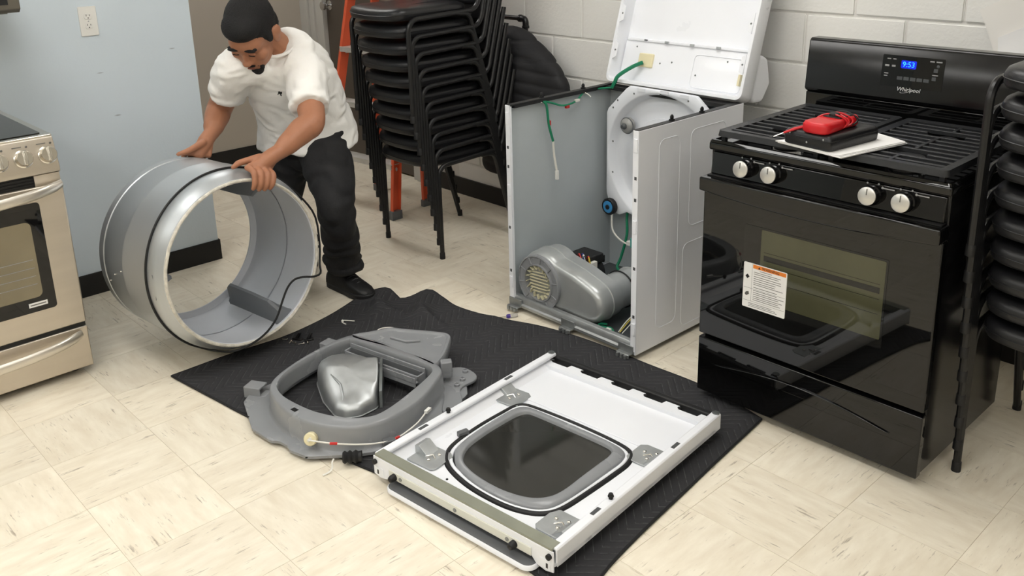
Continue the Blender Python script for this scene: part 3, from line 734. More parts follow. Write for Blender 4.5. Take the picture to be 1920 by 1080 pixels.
    # harness in green sleeve
    def wire(nm, pts, r, mt, par=t): return MB().tube(catmull(pts, 6, False), r, 7).build(nm, mt, par)
    hz = H-.012
    wire('harness_sleeve', [(.018,.19,hz),(.03,.23,hz-.012),(.033,.30,hz-.034),(.03,.38,hz-.028),(.018,.44,hz-.002),(.02,.52,hz+.002),(.06,.585,hz+.004)], .0042, 'wire_green')
    wire('harness_sleeve', [(.06,.575,hz+.004),(.074,.576,hz+.03),(.086,.585,hz+.058),(.118,.635,hz+.092),(.152,.668,hz+.112)], .0085, 'wire_green')
    dr = wire('hanging_sleeve', [(.018,.19,hz),(.028,.205,hz-.02),(.03,.215,hz-.10),(.034,.235,hz-.175)], .0055, 'wire_green')
    wire('hanging_wires', [(.034,.235,hz-.175),(.035,.24,hz-.24),(.037,.253,hz-.31)], .005, 'wire_white')
    MB().box(.031, .043, .246, .260, hz-.345, hz-.305).build('plug', 'white_plastic', t, bevel=.002)
    MB().box(.028, .038, .37, .395, hz-.03, hz-.02).build('tape', 'wire_white', t)
    MB().box(.024, .036, .315, .335, hz-.05, hz-.036).build('red_plug', 'wire_red', t, bevel=.002); MB().box(.012, .022, .475, .49, hz-.002, hz+.006).build('red_plug', 'wire_red', t, bevel=.002)
    MB().box(.0255, .0345, .216, .224, hz-.105, hz-.085).build('tape', 'wire_red', t)
    wire('cable_tie', [(.018,.44,hz),(.035,.45,hz-.01),(.045,.455,hz-.02)], .0022, 'wire_white'); wire('cable_tie', [(.018,.19,hz),(.01,.175,hz+.002),(.028,.18,hz-.004)], .0022, 'wire_white')
    wire('back_sleeve', [(.15,.59,.36),(.152,.575,.30),(.165,.56,.22),(.15,.54,.12),(.145,.52,.075),(.19,.50,.07)], .0065, 'wire_green')
    wire('white_hose', [(.095,.54,.33),(.11,.525,.25),(.15,.52,.215),(.20,.52,.20),(.235,.52,.205)], .004, 'wire_white')
    MB().box(.225, .275, .51, .54, .19, .235).build('thermal_switch', 'teal_plastic', t, bevel=.003); MB().box(.20, .228, .515, .535, .195, .215).build('switch_plug', 'white_plastic', t, bevel=.002)
    wire('base_sleeve', [(.455,.058,.045),(.49,.06,.05),(.53,.05,.048),(.58,.045,.046),(.64,.05,.046)], .0055, 'wire_green')
    wire('base_sleeve', [(.47,.085,.05),(.455,.06,.055),(.47,.04,.05),(.52,.05,.062),(.57,.03,.05),(.64,.035,.048)], .005, 'wire_green')
    MB().box(.512, .534, .028, .042, .052, .068).build('base_plug', 'white_plastic', t, bevel=.002)
    for i, mn in enumerate(['wire_white','wire_yellow','wire_black','wire_white']): wire('sensor_wire', [(.56+.006*i,.05,.06),(.575+.008*i,.08,.10),(.60+.004*i,.12,.14),(.62,.17,.17+.01*i)], .0021, mn)
    m = MB(); m.box(.585, .655, .10, .17, .04, .115); m.box(.60, .65, .11, .15, .115, .15); m.build('burner_valve', 'galv_dark', t, bevel=.006)
    for k in range(3): MB().tube([(.60+.02*k,.10,.06),(.60+.02*k,.085,.06)], .008, 10).build('valve_coil', 'black_matte', t)
    # lid hinged at the back, leaning to the wall
    lid_pivot = Matrix.Translation((0, .600, H+.012)) @ Matrix.Rotation(math.radians(-17), 4, 'X')
    LW0, LW1, LH, LD = -.006, W+.006, .64, .080
    def rr(d): return rrect(LW0+d, LW1-d, d, LH-d, max(.03-d, .008), 6)
    def lid(loop, y): return [lid_pivot @ Vector((p[0], y, p[1])) for p in loop]
    # underside of the lid looks to -y: rim in front, pan behind
    m = MB(); m.loft([lid(rr(.016), .003), lid(rr(.014), 0), lid(rr(.002), 0), lid(rr(0), .004), lid(rr(0), LD-.012), lid(rr(.010), LD), lid(rr(.014), LD+.001)], cap1=True)
    m.loft([lid(rr(.016), .003), lid(rr(.019), .02), lid(rr(.026), LD-.012), lid(rr(.04), LD-.008)], cap1=True)
    ld = m.build('lid', 'white_enamel', t, ang=40); ld['label'] = 'white lid seen from below'
    def lb(nm, x0, x1, y0, y1, z0, z1, mt, bev=.002): return MB().box(x0, x1, y0, y1, z0, z1).xf(lid_pivot).build(nm, mt, ld, bevel=bev)
    # console side of the lid: raised plate across the lower quarter
    m = MB(); cs = rrect(.02, W-.02, .018, .20, .012); m.loft([lid(cs, LD-.007), lid(inset(cs,.003), LD-.022), lid(inset(cs,.008), LD-.024)], cap1=True); m.build('console_plate', 'white_enamel', ld, ang=50)
    lb('stiffener', .03, W-.03, LD-.030, LD-.008, .193, .207, 'white_enamel', .004)
    for k in range(3): lb('spring_clip', .24+k*.13, .26+k*.13, LD-.036, LD-.03, .194, .204, 'galvanized', .001)
    MB().tube([lid_pivot @ Vector((x, LD-.0245, z)) for x, z in rrect(.40, .64, .03, .165, .02, 4)], .0022, 6, closed=True).build('plate_outline', 'white_enamel', ld)
    lb('wire_window', .115, .195, LD-.032, LD-.022, .085, .145, 'cream_plastic', .006)
    lb('slot', .13, .145, LD-.035, LD-.029, .198, .203, 'key_grey', .0)
    for (x, z) in ((.09,.17),(.23,.11),(.29,.12),(.42,.08),(.56,.15),(.64,.115)): MB().ell((x, LD-.0245, z), (.004,.002,.004), 8, 6).xf(lid_pivot).build('lid_hole', 'galv_dark', ld)
    lb('side_bracket', .632, .642, LD-.04, LD-.02, .06, .105, 'cream_plastic', .001)
    for (x0, x1) in ((.010, .03), (W-.03, W-.010)):
        for z in (.10, .26):
            m = MB(); xa = x0 if x0 < .1 else x1
            m.prism([(x0, z), (x1, z+.012), (x1, z+.07), (x0, z+.082)] if x0 < .1 else [(x1, z), (x0, z+.012), (x0, z+.07), (x1, z+.082)], -.001, .003, lid_pivot @ MXZ); lt = m.build('rim_tab', 'white_enamel', ld, bevel=.001)
            MB().ell(((x0+x1)/2, -.0015, z+.04), (.004,.002,.004), 8, 6).xf(lid_pivot).build('tab_hole', 'galv_dark', lt)
    # control console behind the lid
    m = MB(); pr = fillet([(LD,-.0,0),(LD+.085,.02,0),(LD+.115,.10,0),(LD+.06,.19,0),(LD,.20,0)], .028, 5, closed=True)
    m.prism([(p.x,p.y) for p in pr], .0, W, lid_pivot @ MYZ); m.build('control_console', 'white_enamel', ld, bevel=.012, seg=4)
mat('pan_grey', C(92,96,98), .4, .5)
mat('galv_mid', C(150,153,153), .4, .7, var=.1, vscale=30)
mat('blower_grey', C(176,179,179), .34, .5, var=.04, vscale=20)
mat('lamp_lens', C(168,168,166), .2, trans=.3)
mat('teal_plastic', C(86,170,160), .4)
build_dryer()
# ------------------------------------------------------------------ moving blanket on the floor
def blanket_material():
    m = bpy.data.materials.new('blanket'); m.use_nodes = True; nt = m.node_tree; b = nt.nodes['Principled BSDF']; L = nt.links.new
    tc = N(nt, 'ShaderNodeTexCoord'); sp = N(nt, 'ShaderNodeSeparateXYZ'); L(tc.outputs['Object'], sp.inputs[0])
    def M_(op, a, b_=None):
        n = N(nt, 'ShaderNodeMath', operation=op)
        for i, v in enumerate((a, b_)):
            if v is None: continue
            if isinstance(v, (int, float)): n.inputs[i].default_value = v
            else: L(v, n.inputs[i])
        return n.outputs[0]
    P_ = .17; S_ = .034
    tri = M_('ABSOLUTE', M_('SUBTRACT', M_('FRACT', M_('DIVIDE', sp.outputs['X'], P_)), .5))      # 0..0.5
    ph = M_('DIVIDE', M_('ADD', sp.outputs['Y'], M_('MULTIPLY', tri, P_)), S_)
    fr = M_('ABSOLUTE', M_('SUBTRACT', M_('FRACT', ph), .5))
    line = N(nt, 'ShaderNodeMapRange'); line.inputs[1].default_value = .0; line.inputs[2].default_value = .06; line.inputs[3].default_value = 1; line.inputs[4].default_value = 0; L(fr, line.inputs[0])
    no = N(nt, 'ShaderNodeTexNoise'); no.inputs['Scale'].default_value = 55; no.inputs['Detail'].default_value = 4; L(tc.outputs['Object'], no.inputs['Vector'])
    brk = N(nt, 'ShaderNodeMapRange'); brk.inputs[1].default_value = .38; brk.inputs[2].default_value = .6; L(no.outputs[0], brk.inputs[0])
    fac = M_('MULTIPLY', M_('MULTIPLY', line.outputs[0], brk.outputs[0]), .6)
    mx = N(nt, 'ShaderNodeMix', data_type='RGBA'); L(fac, mx.inputs['Factor']); mx.inputs['A'].default_value = C(53,53,55); mx.inputs['B'].default_value = C(112,112,112)
    L(mx.outputs['Result'], b.inputs['Base Color']); b.inputs['Roughness'].default_value = .9; b.inputs['Specular IOR Level'].default_value = .2
    qb = N(nt, 'ShaderNodeMapRange'); qb.inputs[1].default_value = 0; qb.inputs[2].default_value = .3; qb.inputs[3].default_value = 0; qb.inputs[4].default_value = 1; L(fr, qb.inputs[0])
    bp = N(nt, 'ShaderNodeBump'); bp.inputs['Strength'].default_value = .5; bp.inputs['Distance'].default_value = .004; L(qb.outputs[0], bp.inputs['Height'])
    bp2 = N(nt, 'ShaderNodeBump'); bp2.inputs['Strength'].default_value = .15; bp2.inputs['Distance'].default_value = .002; L(no.outputs[0], bp2.inputs['Height']); L(bp.outputs[0], bp2.inputs['Normal']); L(bp2.outputs[0], b.inputs['Normal'])
    MATS['blanket'] = m
blanket_material()
FRONT = [(-3.10,1.145),(-2.85,1.178),(-2.596,1.2135),(-2.2,1.293),(-1.983,1.336),(-1.70,1.35),(-1.40,1.352),(-1.20,1.345)]
RIGHT = [(-1.20,1.345),(-1.285,1.475),(-1.345,1.90),(-1.40,2.385)]
BACK = [(-3.225,2.10),(-3.18,2.172),(-3.10,2.165),(-3.045,2.160),(-3.02,2.285),(-2.93,2.29),(-2.80,2.272),(-2.592,2.313),(-2.40,2.385),(-2.199,2.418),(-1.90,2.425),(-1.62,2.430),(-1.40,2.385)]
LEFT = [(-3.10,1.145),(-3.10,1.40),(-3.09,1.62),(-3.13,1.85),(-3.225,2.10)]
def blanket_height(x, y):
    def ridge(ax, ay, bx, by, w_, h):
        dx, dy = bx-ax, by-ay; L2 = dx*dx+dy*dy; s = max(0, min(1, ((x-ax)*dx+(y-ay)*dy)/L2)); d = math.hypot(x-ax-s*dx, y-ay-s*dy)
        return h*math.exp(-(d/w_)**2)*(.35+.65*math.sin(PI*min(1, max(0, s*.9+.05))))
    h = ridge(-3.17,2.15,-2.95,1.95,.035,.030)+ridge(-3.01,2.27,-2.75,2.02,.04,.034)+ridge(-2.92,2.12,-2.62,2.10,.02,.014)+ridge(-2.60,2.29,-2.40,2.12,.04,.014)
    h += ridge(-3.12,2.02,-2.86,2.06,.018,.016)
    h += .003*(mnoise.noise(Vector((x*4, y*4, .3)))+.5)
    return max(.0, h)
def build_blanket():
    t = thing('moving_blanket', 'black quilted moving blanket with zigzag stitching spread on the floor', 'blanket', (-2.2, 1.75, 0))
    def samp(pts, n):
        c = catmull([(x,y,0) for x,y in pts], 14, False); d = [0]
        for i in range(1, len(c)): d.append(d[-1]+(c[i]-c[i-1]).length)
        out = []; j = 0
        for k in range(n+1):
            s = d[-1]*k/n
            while j < len(d)-2 and d[j+1] < s: j += 1
            f = (s-d[j])/max(1e-9, d[j+1]-d[j]); out.append(c[j].lerp(c[j+1], f))
        return out
    nu, nv = 150, 96
    A, B, Lf, Rt = samp(FRONT, nu), samp(BACK, nu), samp(LEFT, nv), samp(RIGHT, nv)
    top = []; 
    for j in range(nv+1):
        v = j/nv; row = []
        for i in range(nu+1):
            u = i/nu
            p = A[i]*(1-v)+B[i]*v+Lf[j]*(1-u)+Rt[j]*u-(A[0]*(1-u)*(1-v)+A[nu]*u*(1-v)+B[0]*(1-u)*v+B[nu]*u*v)
            row.append((p.x+2.2, p.y-1.75, .007+blanket_height(p.x, p.y)))
        top.append(row)
    vs_ = [p for r in top for p in r]; n1 = nu+1; off = len(vs_)
    vs_ += [(p[0], p[1], p[2]-.006) for r in top for p in r]
    fs = []
    for j in range(nv):
        for i in range(nu):
            a = j*n1+i; fs.append((a, a+1, a+n1+1, a+n1)); fs.append((off+a, off+a+n1, off+a+n1+1, off+a+1))
    def side(idx):
        for a, b in zip(idx, idx[1:]): fs.append((a, off+a, off+b, b))
    side([i for i in range(n1)]); side([nv*n1+i for i in range(nu, -1, -1)]); side([j*n1+nu for j in range(nv+1)]); side([j*n1 for j in range(nv, -1, -1)])
    MB().add(vs_, fs).build('quilted_cloth', 'blanket', t, ang=60)
    edge = [top[0][i] for i in range(0, n1, 2)]+[top[j][nu] for j in range(2, nv, 2)]+[top[nv][i] for i in range(nu, -1, -2)]+[top[j][0] for j in range(nv-2, 0, -2)]
    MB().tube([(p[0], p[1], p[2]-.003) for p in edge], .0048, 6, closed=True, flat=1.0).build('binding', 'blanket_edge', t)
build_blanket()
def bz(x, y): return .007+blanket_height(x, y)

# ------------------------------------------------------------------ grey front bulkhead lying on the blanket
def build_bulkhead():
    ox, oy = -2.42, 1.50; zb = .013
    t = thing('front_bulkhead', 'grey plastic dryer bulkhead ring with lint chute lying on the blanket', 'dryer part', (ox, oy, 0))
    lc = lambda pts: [(x-ox, y-oy) for x, y in pts]
    sm = lambda pts, k=5: [(p.x, p.y) for p in catmull([(x,y,0) for x,y in lc(pts)], k)]
    inner = sm([(-2.554,1.284),(-2.600,1.330),(-2.638,1.41),(-2.666,1.529),(-2.672,1.622),(-2.648,1.655),(-2.461,1.692),(-2.332,1.717),(-2.270,1.712),(-2.236,1.664),(-2.185,1.525),(-2.163,1.436),(-2.168,1.385),(-2.208,1.335),(-2.265,1.302),(-2.34,1.276),(-2.444,1.262),(-2.506,1.266)])
    outer = sm([(-2.565,1.262),(-2.62,1.325),(-2.663,1.43),(-2.693,1.55),(-2.700,1.645),(-2.664,1.690),(-2.482,1.722),(-2.329,1.748),(-2.250,1.738),(-2.205,1.683),(-2.140,1.559),(-2.118,1.43),(-2.132,1.36),(-2.175,1.295),(-2.256,1.245),(-2.358,1.222),(-2.461,1.228)])
    k_ = 1.0100; sc = lambda l: [((x+ox)*k_-ox, (y+oy)*k_-oy) for x, y in l]; inner, outer = sc(inner), sc(outer)
    flange = [(p.x, p.y) for p in fillet([(x-ox, y-oy, 0) for x, y in [(-2.745,1.275),(-2.705,1.228),(-2.53,1.165),(-2.418,1.172),(-2.40,1.190),(-2.352,1.196),(-2.335,1.186),(-2.257,1.206),(-2.187,1.288),(-2.132,1.364),(-2.120,1.42),(-2.105,1.50),(-2.15,1.68),(-2.19,1.80),(-2.24,1.84),(-2.40,1.84),(-2.60,1.80),(-2.73,1.75),(-2.77,1.66),(-2.76,1.50),(-2.752,1.36)]], .012, 3, closed=True)]
    cen = (-.02, -.01); n = 160; zt = .110
    I, O, F_ = (byangle(l, cen, n) for l in (inner, outer, flange)); B_ = inset(O, -.010)
    F_ = [f if math.hypot(f[0]-cen[0], f[1]-cen[1]) > math.hypot(q[0]-cen[0], q[1]-cen[1]) else q for f, q in zip(F_, inset(O, -.020))]
    m = MB(); m.loft([zl(inset(I,-.004), zb+.03), zl(I, zt-.02), zl(I, zt-.004), zl(inset(I,-.0025), zt), zl(inset(O,.005), zt), zl(O, zt-.004), zl(inset(O,-.003), zt-.014), zl(inset(O,-.007), zb+.03), zl(B_, zb+.017), zl(inset(B_,-.004), zb+.0135), zl(inset(F_,.004), zb+.013), zl(F_, zb+.010), zl(inset(F_,.001), zb+.0), zl(inset(F_,.010), zb), zl(inset(B_,.01), zb+.01), zl(inset(O,.012), zt-.012), zl(inset(I,-.010), zt-.012), zl(inset(I,-.010), zb+.03)], ring=True)
    m.build('ring_body', 'grey_plastic', t, ang=45)
    # plate with raised border beyond the slot
    P0 = lc([(x*1.01, y*1.01) for x, y in [(-2.685,1.66),(-2.664,1.745),(-2.640,1.812),(-2.600,1.835),(-2.475,1.915),(-2.43,1.925),(-2.395,1.898),(-2.325,1.815),(-2.29,1.75),(-2.29,1.735),(-2.46,1.722)]])
    pc = (sum(p[0] for p in P0)/len(P0), sum(p[1] for p in P0)/len(P0)); P0 = [(p.x,p.y) for p in catmull([(x,y,0) for x,y in P0], 4)]
    Q = byangle(P0, pc, 72)
    m = MB(); m.loft([zl(inset(Q,.003), zb+.05), zl(Q, zt-.025), zl(Q, zt-.004), zl(inset(Q,.003), zt), zl(inset(Q,.012), zt), zl(inset(Q,.017), zt-.007), zl(inset(Q,.03), zt-.008)], cap0=True, cap1=True); m.build('chute_plate', 'grey_plastic', t, ang=45)
    MB().tube([Vector((x-ox, y-oy, zt-.004)) for x, y in ((-2.60,1.78),(-2.53,1.80),(-2.50,1.84))], .006, 6).build('plate_rib', 'grey_plastic', t)
    # lint screen slot
    a = Vector((-2.672-ox, 1.645-oy, 0)); b = Vector((-2.318-ox, 1.712-oy, 0)); d = (b-a).normalized(); nn = Vector((d.y, -d.x, 0))
    Ms = Matrix(((d.x, nn.x, 0, a.x), (d.y, nn.y, 0, a.y), (0, 0, 1, 0), (0, 0, 0, 1)))
    L_ = (b-a).length
    m = MB(); m.box(0, L_, -.012, -.006, zb+.045, zt-.006); m.box(.0, L_, .022, .028, zb+.045, zt-.022); m.box(0, L_, -.008, .024, zb+.04, zb+.05); m.box(0, .006, -.01, .028, zb+.04, zt-.02); m.box(L_-.006, L_, -.01, .028, zb+.04, zt-.02); m.xf(Ms); m.build('lint_slot', 'grey_plastic', t, bevel=.001)
    m = MB(); m.box(.02, L_, .028, .044, zb+.052, zb+.058); m.box(.02, L_, .040, .044, zb+.04, zb+.075); m.xf(Ms); m.build('slot_ledge', 'grey_plastic', t, bevel=.001)
    m = MB(); m.box(.10, .20, .026, .055, zb+.03, zb+.066); m.xf(Ms); m.build('chute_throat', 'grey_plastic', t, bevel=.012)
    MB().box(.01, L_-.01, .0, .005, zb+.05, zt-.014).xf(Ms).build('lint_screen_guide', 'grey_plastic_dark', t, bevel=.001)
    # lobe with holes to the right, hinge brackets, notch
    lob = [(p.x,p.y) for p in catmull([(x,y,0) for x,y in lc([(-2.36,1.83),(-2.34,1.90),(-2.27,1.905),(-2.235,1.875),(-2.225,1.80),(-2.15,1.74),(-2.15,1.66),(-2.22,1.72)])], 5)]
    MB().prism(lob, zb+.010, zb+.022).build('mount_lobe', 'grey_plastic', t, bevel=.003)
    for (x, y) in ((-2.30,1.885),(-2.262,1.84),(-2.245,1.80)): MB().lathe([(.010,0),(.010,.008),(.006,.010),(.004,.003)], 14, Matrix.Translation((x-ox, y-oy, zb+.022))).build('screw_boss', 'grey_plastic', t)
    for (x, y, an) in ((-2.742,1.290,.5), (-2.835,1.655,.25)):
        m = MB(); m.box(-.032, .032, -.026, .026, .036, .042); m.box(-.032, .032, -.026, -.020, .0, .04); m.box(.026, .05, -.022, .022, .008, .014)
        m.xf(Matrix.Translation((x-ox+.01, y-oy, zb)) @ Matrix.Rotation(an, 4, 'Z')); m.build('support_foot', 'grey_plastic', t, bevel=.002)
    MB().box(-.012, .012, -.008, .008, zt-.002, zt+.0006).xf(Matrix.Translation((-2.395-ox, 1.253-oy, 0)) @ Matrix.Rotation(.1, 4, 'Z')).build('square_hole', 'label_black', t)
    for (x, y) in ((-2.60,1.190),(-2.25,1.200),(-2.69,1.255)): MB().lathe([(.004,0),(.004,.0006)], 10, Matrix.Translation((x-ox, y-oy, zb+.0125))).build('screw_hole', 'label_black', t)
    m = MB(); m.box(-.02, .02, -.012, .012, zb+.012, zb+.04); m.xf(Matrix.Translation((-2.115-ox, 1.415-oy, 0)) @ Matrix.Rotation(1.2, 4, 'Z')); m.build('latch_clip', 'grey_plastic_dark', t, bevel=.003)
    m = MB(); m.box(-.016, .016, -.02, .02, zb+.04, zb+.100); m.xf(Matrix.Translation((-2.300-ox, 1.80-oy, 0)) @ Matrix.Rotation(-.6, 4, 'Z')); m.build('hook_bracket', 'grey_plastic', t, bevel=.004)
    # moisture sensor and its wire along the wall
    M = Matrix.Translation((-2.278-ox, 1.236-oy, zb+.05)) @ Matrix.Rotation(math.radians(72), 4, Vector((.8, .6, 0)))
    sb = MB().lathe([(.021,-.01),(.021,.006),(.018,.009),(.008,.009)], 20, M).build('sensor_plug', 'cream_plastic', t); MB().box(-.004,.004,-.007,.007,.009,.013).xf(M).build('sensor_tab', 'white_plastic', sb)
    w1 = [(-2.272-ox,1.222-oy,zb+.055),(-2.235-ox,1.235-oy,zb+.060),(-2.195-ox,1.268-oy,zb+.056),(-2.150-ox,1.325-oy,zb+.047),(-2.118-ox,1.385-oy,zb+.040),(-2.108-ox,1.44-oy,zb+.036),(-2.115-ox,1.52-oy,zb+.046),(-2.135-ox,1.575-oy,zb+.055)]
    sw = MB().tube(catmull(w1, 6, False), .0028, 6).build('sensor_wire', 'wire_white', t)
    MB().tube([Vector(w1[2])-Vector((.008,.010,-.001)), Vector(w1[2])+Vector((.006,.008,-.001))], .0042, 8).build('red_tape', 'wire_red', sw); MB().tube([Vector(w1[5])-Vector((.001,.006,0)), Vector(w1[5])+Vector((0,.01,.001))], .0045, 8).build('red_tape', 'wire_red', sw)
    MB().box(-.006,.006,-.014,.014,-.004,.006).xf(Matrix.Translation((-2.138-ox,1.588-oy,zb+.058)) @ Matrix.Rotation(.35, 4, 'Z')).build('wire_plug', 'white_plastic', sw, bevel=.001)
    MB().tube(catmull([(-2.700-ox,1.77-oy,zt-.03),(-2.705-ox,1.80-oy,zt-.012),(-2.68-ox,1.835-oy,zt-.008),(-2.655-ox,1.855-oy,zt-.016)], 5, False), .0022, 6).build('white_wire', 'wire_white', t)
    # silver funnel duct inside the ring is separate
build_bulkhead()

def build_duct():
    ox, oy = -2.42, 1.47
    t = thing('blower_duct_cover', 'silver metal funnel duct cover lying inside the grey ring', 'dryer part', (ox, oy, bz(ox, oy)+.001))
    # hood: straight mouth edge to the right, high rounded far end, lower near end
    pts = [(-2.414,1.408),(-2.375,1.425),(-2.352,1.47),(-2.356,1.540),(-2.43,1.605),(-2.498,1.652),(-2.575,1.640),(-2.645,1.602),(-2.672,1.55),(-2.655,1.487),(-2.52,1.430)]
    L_ = fillet([(x-ox, y-oy, 0) for x, y in pts], [.02,.03,.03,.012,.01,.012,.05,.05,.04,.04,.05], 5, closed=True); ol = [(p.x, p.y) for p in L_]
    cen = (-2.50-ox, 1.535-oy); Q = byangle(ol, cen, 96)
    def hz_(p, z):
        s_ = (p[0]-cen[0])*.78+(p[1]-cen[1])*-.62; f = 1.0-.55*max(0, min(1, (s_+.02)/.13)); return z*f
    def ring(d, z):
        out = []
        for (x, y) in Q:
            dx, dy = x-cen[0], y-cen[1]; r = math.hypot(dx, dy); mouth = max(0, min(1, ((dx*.62+dy*.78)/r-.55)/.3)); dd = d*(1-.92*mouth)
            q = (cen[0]+dx*(1-dd), cen[1]+dy*(1-dd)); out.append(Vector((q[0], q[1], hz_(q, z)+.001)))
        return out
    m = MB(); m.loft([ring(-.03,.0), ring(-.03,.004), ring(0,.005), ring(.02,.045), ring(.06,.072), ring(.14,.090), ring(.28,.100), ring(.5,.104), ring(.75,.105), ring(.95,.105)], cap0=True, cap1=True)
    m.build('hood', 'galvanized', t, ang=40)
    a_, b_ = Vector((-2.352-ox, 1.546-oy, 0)), Vector((-2.498-ox, 1.660-oy, 0))
    m = MB(); m.loft([[a_+Vector((0,0,0)), a_.lerp(b_,.1)+Vector((0,0,.052)), a_.lerp(b_,.5)+Vector((0,0,.085)), b_+Vector((.01,-.01,.098)), b_+Vector((0,0,0))], [q+Vector((.006,.008,0)) for q in (a_, a_.lerp(b_,.1)+Vector((0,0,.054)), a_.lerp(b_,.5)+Vector((0,0,.088)), b_+Vector((.01,-.01,.101)), b_)]], True, True); m.build('mouth_collar', 'galv_dark', t)
    for (dx, dy) in ((0,0),(.012,.012),(-.008,.014),(.004,.022)): MB().ell((-2.515-ox+dx, 1.588-oy+dy, .099), (.003,.003,.003), 8, 5).build('rivet', 'label_black', t)
    MB().tube([Vector((x-ox, y-oy, z)) for x, y, z in ((-2.60,1.478,.062),(-2.53,1.475,.085),(-2.47,1.472,.074),(-2.43,1.455,.050),(-2.405,1.435,.03))], .004, 6).build('pressed_ridge', 'galvanized', t)
build_duct()

# ------------------------------------------------------------------ white dryer front panel lying face down
def build_front_panel():
    ox, oy, an = -1.737, 1.757, math.radians(5.6)
    t = thing('dryer_front_panel', 'white dryer front panel with tinted round-cornered door lying face down on the blanket', 'dryer part', (ox, oy, 0), an)
    ca, sa = math.cos(-an), math.sin(-an)
    lc = lambda pts: [((x-ox)*ca-(y-oy)*sa, (x-ox)*sa+(y-oy)*ca) for x, y in pts]
    hx, hy = .345, .418; zf, zr, zo = .050, .092, .038
    # tray: floor, side walls with rolled rims
    out = rrect(-hx, hx, -hy, hy, .012, 4); n = 160; O = byangle(out, (0,0), n)
    sm = lambda pts, k=5: [(p.x, p.y) for p in catmull([(x,y,0) for x,y in lc(pts)], k)]
    gk = sm([(-1.905,1.465),(-1.952,1.528),(-1.976,1.654),(-1.984,1.774),(-1.984,1.825),(-1.966,1.856),(-1.915,1.872),(-1.76,1.892),(-1.600,1.900),(-1.528,1.886),(-1.497,1.835),(-1.489,1.76),(-1.485,1.642),(-1.486,1.546),(-1.503,1.496),(-1.544,1.460),(-1.618,1.434),(-1.734,1.424),(-1.838,1.436)])
    rg = sm([(-1.886,1.485),(-1.927,1.535),(-1.950,1.628),(-1.963,1.75),(-1.962,1.805),(-1.948,1.835),(-1.907,1.852),(-1.75,1.868),(-1.605,1.878),(-1.543,1.868),(-1.517,1.825),(-1.510,1.76),(-1.503,1.655),(-1.503,1.558),(-1.516,1.508),(-1.553,1.474),(-1.627,1.449),(-1.727,1.441),(-1.818,1.452)])
    gl = sm([(-1.860,1.500),(-1.896,1.551),(-1.914,1.636),(-1.922,1.731),(-1.922,1.785),(-1.912,1.812),(-1.885,1.824),(-1.745,1.838),(-1.616,1.848),(-1.572,1.842),(-1.556,1.808),(-1.552,1.76),(-1.545,1.681),(-1.537,1.59),(-1.547,1.540),(-1.583,1.502),(-1.656,1.476),(-1.742,1.470),(-1.812,1.478)])
    cen = (-.005, -.10)
    O = byangle(out, cen, n); G = byangle(gk, cen, n); R_ = byangle(rg, cen, n); L_ = byangle(gl, cen, n)
    # outer skin and inner floor ring around the door opening
    m = MB(); m.loft([zl(inset(G,-.004), zo), zl(O, zo), zl(O, zf), zl(inset(O,.004), zf+.002), zl(inset(G,-.002), zf+.002)], ring=True); m.build('panel_sheet', 'white_enamel', t, ang=40)
    MB().prism([(-hx+.05,.150),(hx-.05,.150),(hx-.045,.160),(hx-.045,hy-.055),(-hx+.045,hy-.055),(-hx+.045,.160)], zf+.001, zf+.006).build('far_plateau', 'white_enamel', t, bevel=.004)
    for s in (-1, 1):                 # long side walls
        m = MB(); X = lambda x: s*x
        pr = [(hx, zo), (hx, zr-.004), (hx-.004, zr), (hx-.026, zr), (hx-.030, zr-.004), (hx-.030, zr-.012), (hx-.026, zr-.008), (hx-.006, zr-.006), (hx-.006, zf)]
        m.prism([(X(a), b) for a, b in pr], -hy+.004, hy-.004, MXZ)
        sw = m.build('side_wall', 'white_enamel', t, bevel=.0015)
        m = MB(); m.prism([(X(hx-.006), zf+.001), (X(hx-.006), zr-.008), (X(hx-.05), zf+.001)], -hy+.03, hy-.03, MXZ); m.build('wall_fillet', 'white_enamel', sw)
        for y in (-.23, .17): MB().box(min(X(hx-.022),X(hx-.010)), max(X(hx-.022),X(hx-.010)), y-.018, y+.018, zr-.001, zr+.0008).build('rim_slot', 'key_grey', sw)
        MB().lathe([(.006,0),(.006,.006),(.009,.008),(.006,.016)], 10, Matrix.Translation((X(hx-.016), -.16 if s > 0 else -.12, zr))).build('rubber_plug', 'black_rubber', sw)
    # far end: open edge with scalloped lip over the blanket
    m = MB(); pts = []
    for k in range(161):
        x = -hx+.02+(2*hx-.04)*k/160; ph = ((x+hx)/.130) % 1.0
        pts.append((x, hy-.012-(.020 if .22 < ph < .78 else 0.0)))
    lip = pts+[(hx-.02, hy-.06), (-hx+.02, hy-.06)]
    m.prism(lip, zr-.026, zr-.022); m.build('scalloped_lip', 'white_enamel', t, bevel=.002)
    MB().prism([(hy-.062, zf), (hy-.062, zr-.022), (hy-.058, zr-.022), (hy-.054, zf)], -hx+.01, hx-.01, MYZ).build('far_wall', 'white_enamel', t)
    MB().box(-hx+.008, hx-.008, hy-.010, hy+.012, zo, zr-.014).build('black_foam_strip', 'black_rubber', t, bevel=.004)
    for k in range(6):
        x = -hx+.02+.130*(k+.0)+.012
        if x < hx-.03: MB().lathe([(.006,0),(.006,.002)], 10, Matrix.Translation((x, hy-.024, zr-.0225))).build('lip_hole', 'label_black', t)
    for s in (-1, 1): MB().lathe([(.012,0),(.012,.006),(.006,.007)], 12, Matrix.Translation((s*(hx-.014), hy-.012, zr-.004))).build('corner_screw', 'galv_dark', t)
